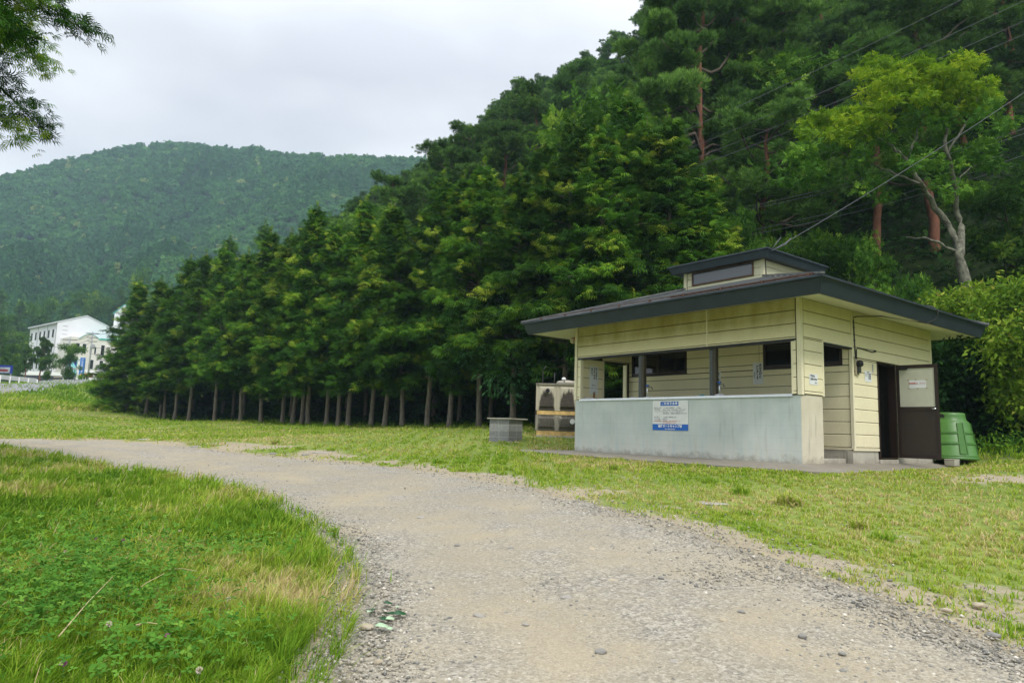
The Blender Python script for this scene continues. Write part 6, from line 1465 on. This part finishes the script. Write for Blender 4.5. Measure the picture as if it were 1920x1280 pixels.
M['petal'] = simple('clover_pink', (.55, .16, .42), .7, var=.3, nscale=60); M['petalw'] = simple('clover_white', (.72, .62, .52), .7, var=.2, nscale=60); M['stem'] = simple('flower_stem', (.08, .2, .03), .6)
def flower(px, py, col, rad, label):
    d = ray(px, py); t0 = 0
    gx, gy = gpt(px, py + 8); x, y = gx, gy; dd_ = math.hypot(x, y)
    q_ = at(px, py, y * .93); x, y = q_.x, q_.y; z = g1(x, y); hd = max(.05, q_.z - z)
    o_ = empty('clover_flower', (x, y, z), random.random() * 6, label, 'flower', 'clover flowers in the long grass')
    MB().tube([(0, 0, 0), (.01, .005, hd * .5), (0, 0, hd)], .0016, 5).build('stem', M['stem'], o_)
    rf = np.random.default_rng(int(px)); n_ = 70; dv = unit(rf.normal(0, 1, (n_, 3)) * [1, 1, .8] + [0, 0, .35]); 
    V, F, T = merge([leafparts(np.c_[np.zeros((n_, 2)), np.full(n_, hd)] + dv * rad * .25, dv, rf.normal(0, 1, (n_, 3)), np.full(n_, rad), LEAF, np.zeros(n_))])
    linkmesh('flower_head', npmesh('flower_head', V, F, M[col]), o_)
fl = [(118, 1243, 'petal', .014, 'largest pink clover flower near the bottom left corner'), (231, 1013, 'petal', .014, 'bright pink clover flower among the upper left clover leaves'), (179, 1009, 'petal', .012, 'dull pink clover flower left of the brightest upper one'), (123, 1034, 'petalw', .013, 'pale pink clover flower above the left clover leaves'),
      (105, 1045, 'petal', .010, 'small pink clover bud beside the pale pink flower'), (76, 1017, 'petal', .010, 'small pink clover flower on the upper left'), (9, 1053, 'petal', .012, 'pink clover flower at the left edge'), (314, 1191, 'petal', .011, 'deep pink clover flower right of the lower clover leaves'), (204, 1169, 'petalw', .014, 'withered beige clover flower in the middle of the long grass'),
      (429, 1121, 'petalw', .012, 'pale lilac clover flower near the right part of the long grass'), (374, 1256, 'petalw', .014, 'white clover flower at the bottom of the long grass'), (337, 995, 'petalw', .012, 'pale clover flower in the dry grass towards the track'), (306, 1027, 'petal', .009, 'tiny pink clover bud above the middle of the long grass')]
for f_ in fl: flower(*f_)
M['straw'] = simple('straw', (.62, .50, .28), .8, var=.15)
for a_, b_, lb in (((110, 1190), (208, 1118), 'long straw coloured seed stalk lying across the left grass'), ((318, 1063), (366, 1105), 'short straw coloured stalk lying in the middle of the grass'), ((240, 1115), (305, 1110), 'thin pale dry stem right of the long seed stalk'), ((256, 1168), (290, 1215), 'thin dry stem beside the lower clover leaves')):
    g_ = gpt(a_[0], a_[1] + 10); Ya = g_[1] * .93; h_ = gpt(b_[0], b_[1] + 10); Yb = h_[1] * .93; A0, B0 = at(*a_, Ya), at(*b_, Yb)
    A0.z = g1(A0.x, A0.y) + .10; B0.z = g1(B0.x, B0.y) + .22
    mb = MB(); mb.tube([A0, A0.lerp(B0, .5) + Vector((0, 0, .012)), B0], [.0035, .002, .0015], 5)
    for i in range(8): p = A0.lerp(B0, .02 + i * .03); mb.bar(p, p + (B0 - A0) * -.03 + Vector((0, random.uniform(-.008, .008), .008)), .002, .002)
    tag(mb.build('dry_stalk', M['straw']), lb, 'dry stalk', 'dry stalks in the long grass')

# weeds growing out of the slab edge and lawn tufts
tf = []
for i, (px, py, h_, n_) in enumerate([(1215, 861, .07, 60), (1435, 871, .12, 40), (1480, 946, .17, 160), (1610, 990, .13, 130), (1660, 1012, .10, 120), (1385, 925, .12, 120), (1330, 905, .10, 90), (620, 845, .12, 90), (515, 832, .16, 120), (560, 842, .12, 60), (820, 868, .13, 90), (700, 842, .1, 70), (1790, 868, .14, 70), (1395, 965, .08, 80), (1150, 880, .1, 80)]):
    x, y = gpt(px, py); P = np.c_[x + r.normal(0, .06, n_), y + r.normal(0, .06, n_), np.full(n_, g1(x, y) + (.02 if i < 2 else 0))]
    D = np.c_[r.normal(0, .55, (n_, 2)), r.uniform(.5, 1, n_)]; tf.append(leafparts(P, D, np.c_[-D[:, :2], np.full(n_, .5)], r.uniform(.6, 1.3, n_) * h_, BLADE, np.clip(r.normal(.45 if i not in (2, 3, 8) else .75, .15, n_), 0, 1), W=.12))
V, F, T = merge(tf); tag(linkmesh('grass_tufts', npmesh('grass_tufts', V, F, M['grass'], tint=T)), 'scattered coarse grass tufts on the lawn and along the slab', 'grass', kind='stuff')

# ------------------------------------------------------------------ gravel and stones
def t_rock(seed):
    bm = bmesh.new(); bmesh.ops.create_icosphere(bm, subdivisions=1, radius=1); rr_ = random.Random(seed)
    v = np.array([list(v_.co * rr_.uniform(.7, 1.15)) for v_ in bm.verts]) * [1, .75, .5]; f = np.array([[q_.index for q_ in p_.verts] for p_ in bm.faces]); bm.free(); return v, [f]
def t_oct(seed):
    rr_ = random.Random(seed); v = np.array([(1, 0, 0), (0, .8, 0), (-1, 0, 0), (0, -.8, 0), (0, 0, .6), (0, 0, -.4)]) * [[rr_.uniform(.7, 1.2)] for _ in range(6)]
    return v, [np.array([(0, 1, 4), (1, 2, 4), (2, 3, 4), (3, 0, 4), (1, 0, 5), (2, 1, 5), (3, 2, 5), (0, 3, 5)])]
M['pebble'] = foliage('pebbles', [(0, (.13, .128, .12)), (.3, (.25, .24, .21)), (.65, (.37, .335, .265)), (.9, (.48, .44, .35)), (1, (.62, .58, .5))], transl=0.0, rough=.9, objvar=0)
r = np.random.default_rng(55); parts = []
def peb(n_, r0, r1, smin, smax, tm, a0=-45, a1=50, k_out=.3):
    rad = r0 * (r1 / r0) ** r.random(n_); an = np.radians(r.uniform(a0, a1, n_)); x, y = rad * np.sin(an), rad * np.cos(an)
    inn = inpoly(x, y, ROADP); dn = np.minimum(dist_pl(x, y, FE), dist_pl(x, y, NE)); lf = inpoly(x, y, np.concatenate([NE[::6], [(-40, -9), (-40, 16)]]))
    d1_, d2_ = dist_pl(x, y, NE), dist_pl(x, y, FE); cw = d1_ / (d1_ + d2_ + 1e-6); rt_ = np.exp(-((cw - .34) / .11) ** 2) + np.exp(-((cw - .66) / .10) ** 2)
    dens = np.where(inn, .20 + .3 * (1 - rt_) * np.clip(fbm(x, y, .5, 45) * 2 - .4, 0, 1) + .5 * np.clip(1 - dn / .9, 0, 1) + .5 * (fbm(x, y, .9, 44) > .56), k_out * np.clip(1 - dn / 1.5, 0, 1) * ~lf + np.where(lf, .3 * (dn < .12), 0) + .6 * (bare(x, y) > .7) * ~lf * .5)
    dens = dens * ~inpoly(x, y, APRON); k_ = r.random(n_) < dens; x, y, rad = x[k_], y[k_], rad[k_]; n2 = len(x)
    S = smin * (smax / smin) ** (r.random(n2) ** 2.2) * (1 + .03 * rad); P = np.c_[x, y, gz(x, y) + np.where(inpoly(x, y, ROADP), .028 - .014 * np.clip(rt_[k_], 0, 1), .008) + S * .10]
    D = r.normal(0, 1, (n2, 3)) * [1, 1, .15]; Nn = np.array([0, 0, 1.]) + r.normal(0, .25, (n2, 3)); parts.append(leafparts(P, D, Nn, S, tm, np.clip(r.normal(.5, .25, n2), 0, 1)))
for i in range(4): peb(12000, 2.4, 9, .0045, .016, t_rock(i))
for i in range(4): peb(16000, 3, 20, .006, .018, t_oct(i))
for i in range(2): peb(700, 2.6, 16, .015, .028, t_rock(10 + i))
V, F, T = merge(parts); tag(linkmesh('gravel', npmesh('gravel', V, F, M['pebble'], tint=T)), 'loose gravel scattered over the track and its edges', 'gravel', kind='stuff')
def stone(px, py, wpx, mt, label, flat=.45, grp='larger stones lying on the gravel track'):
    x, y = gpt(px, py); sc = wpx / F_PX * y / 2; rr_ = random.Random(px * 7 + py)
    bm = bmesh.new(); bmesh.ops.create_icosphere(bm, subdivisions=3, radius=1)
    for v_ in bm.verts: v_.co *= 1 + .28 * mnoise.noise(v_.co * 1.1 + Vector((px, py, 0))) + .12 * mnoise.noise(v_.co * 3 + Vector((px, 0, 0))); v_.co.z *= flat; v_.co.y *= .8
    me_ = bpy.data.meshes.new('stone'); bm.to_mesh(me_); bm.free(); me_.materials.append(M[mt]); me_.polygons.foreach_set('use_smooth', [True] * len(me_.polygons))
    o_ = bpy.data.objects.new('stone', me_); COL.objects.link(o_); o_.location = (x, y, g1(x, y) + (.026 if grp[:6] == 'larger' else .0) + sc * flat * (.15 if flat > .32 else -.30)); o_.scale = (sc,) * 3; o_.rotation_euler = (0, 0, rr_.uniform(-.5, .5)); tag(o_, label, 'stone', grp)
for s_ in [(897, 1164, 22, 'stone', 'rounded pale grey stone right of the fallen leaves'), (1148, 1097, 19, 'stone3', 'bright wedge shaped stone in the middle of the track', .5), (1062, 1126, 24, 'stone', 'flat grey stone left of the bright wedge shaped one', .3), (1203, 1136, 18, 'stone3', 'tan stone below and right of the bright wedge shaped one'),
           (1266, 1215, 46, 'stone', 'broad flat pale stone near the bottom of the track', .2), (1265, 1250, 36, 'stone', 'pale slab like stone just below the broadest one', .25), (1325, 1247, 50, 'stone3', 'long thin tan stone at the bottom right of the track', .2), (1126, 1232, 22, 'stone2', 'dark grey stone left of the broadest pale one'), (1303, 1214, 30, 'stone3', 'thin tan stone right of the broadest pale one', .25),
           (709, 1252, 18, 'stone3', 'round tan stone at the bottom left of the track', .6), (687, 1184, 30, 'stone3', 'tan rock half hidden under the fallen leaves', .35), (985, 1180, 14, 'stone', 'pale pebble right of the rounded grey stone'), (1356, 1172, 16, 'stone3', 'tan stone lying upright on the right wheel track'), (1390, 1155, 14, 'stone2', 'blue grey stone beside the upright tan one'),
           (1505, 1202, 16, 'stone2', 'darkest stone on the lower right of the track', .6), (1580, 1235, 14, 'stone2', 'dark flat stone near the bottom right'), (1862, 1200, 26, 'stone2', 'grey rock at the right verge of the track'), (1836, 1142, 22, 'stone3', 'tan rock in the grass at the right verge'), (1775, 1152, 18, 'stone3', 'small tan rock left of the verge rocks'), (958, 1034, 12, 'stone2', 'small dark stone in the upper middle of the track'),
           (857, 1028, 11, 'stone2', 'small black stone left of the upper middle'), (790, 974, 16, 'stone', 'pale flat stone in the upper left of the track', .3), (1110, 1036, 16, 'stone3', 'pale stone on the stony band across the track'), (1240, 1090, 12, 'stone2', 'grey stone on the stony band further down')]: stone(*s_)
for s_ in [(270, 824, 26, 'stone', 'pale flat rock at the left end of the rocks beyond the track', .2), (370, 838, 28, 'stone2', 'largest dark flat rock in the meadow beyond the track', .3), (318, 847, 12, 'stone2', 'small dark rock left of the largest dark one'), (385, 852, 30, 'stone2', 'low dark slab at the track edge below the largest rock', .12), (512, 851, 12, 'stone2', 'small grey rock in the patchy grass beyond the track'), (225, 838, 24, 'stone', 'pale low slab at the far left track edge', .15), (600, 848, 36, 'stone', 'pale bedrock patch showing in the grass', .08), (1335, 943, 58, 'stone', 'flat pale rock patch in the lawn below the shelter', .06), (572, 853, 13, 'stone2', 'small dark stone on the bedrock patch')]:
    stone(*s_, grp='rocks in the grass beyond the track')

# fallen vine leaves
M['leafdark'] = simple('fallen_leaf_dark', (.02, .09, .03), .35, var=.2, nscale=30, spec=.5); M['leafpale'] = simple('fallen_leaf_pale', (.42, .58, .36), .6, var=.08, nscale=40)
def leaf(px, py, wpx, rz, mt, label):
    x, y = gpt(px, py); s_ = wpx / F_PX * y; n_ = 14; v = [(0, 0, 0)]; out_ = []
    for i in range(n_ + 1):
        a_ = math.pi * 2 * i / n_; rr_ = .5 * (1 - .18 * math.cos(a_)) * (1 + .1 * math.sin(2 * a_)); out_.append((rr_ * math.cos(a_), rr_ * .85 * math.sin(a_), .12 * abs(math.sin(a_)) + .04 * math.cos(3 * a_)))
    v += out_[:-1]; f = [(0, 1 + i, 1 + (i + 1) % n_) for i in range(n_)]
    o_ = MB().add(v, f, 0, True).build('fallen_leaf', M[mt]); o_.scale = (s_, s_, s_); o_.location = (x, y, g1(x, y) + .05); o_.rotation_euler = (.15 * math.sin(rz * 3), .12, rz)
    md = o_.modifiers.new('thickness', 'SOLIDIFY'); md.thickness = .01; tag(o_, label, 'leaf', 'vine leaves lying on the gravel')
for l_ in [(750, 1168, 24, .3, 'leafdark', 'largest dark green fallen leaf, rightmost of the heap'), (724, 1167, 24, 2.6, 'leafdark', 'dark fallen leaf in the middle of the heap'), (702, 1159, 17, 1.2, 'leafdark', 'small dark fallen leaf at the left of the heap'), (727, 1147, 17, .1, 'leafdark', 'thin dark fallen leaf at the back of the heap'), (717, 1178, 22, -.7, 'leafdark', 'narrow dark fallen leaf hanging over the tan rock'),
           (746, 1153, 13, 1.4, 'leafpale', 'small pale leaf underside behind the largest dark leaf'), (732, 1177, 17, .5, 'leafpale', 'small pale leaf underside in the middle of the heap'), (716, 1192, 24, .2, 'leafpale', 'largest pale leaf underside at the front of the heap'), (728, 1196, 16, -.8, 'leafpale', 'pale leaf underside at the front right of the heap'), (693, 1163, 12, .9, 'leafpale', 'light green leaf at the left end of the heap')]: leaf(*l_)

# ------------------------------------------------------------------ haze
HAZE = 0.0005
if HAZE:
    hm = bpy.data.materials.new('haze'); hm.use_nodes = True; t = hm.node_tree; t.nodes.clear()
    o_ = t.nodes.new('ShaderNodeOutputMaterial'); v_ = t.nodes.new('ShaderNodeVolumePrincipled'); v_.inputs['Color'].default_value = (.58, .82, .97, 1); v_.inputs['Density'].default_value = HAZE; v_.inputs['Anisotropy'].default_value = .0
    t.links.new(v_.outputs[0], o_.inputs['Volume'])
    o_ = MB().box(-720, -720, -45, 720, 720, 235).build('haze', hm); tag(o_, 'thin pale mist over the valley and mountain', 'haze', kind='stuff')
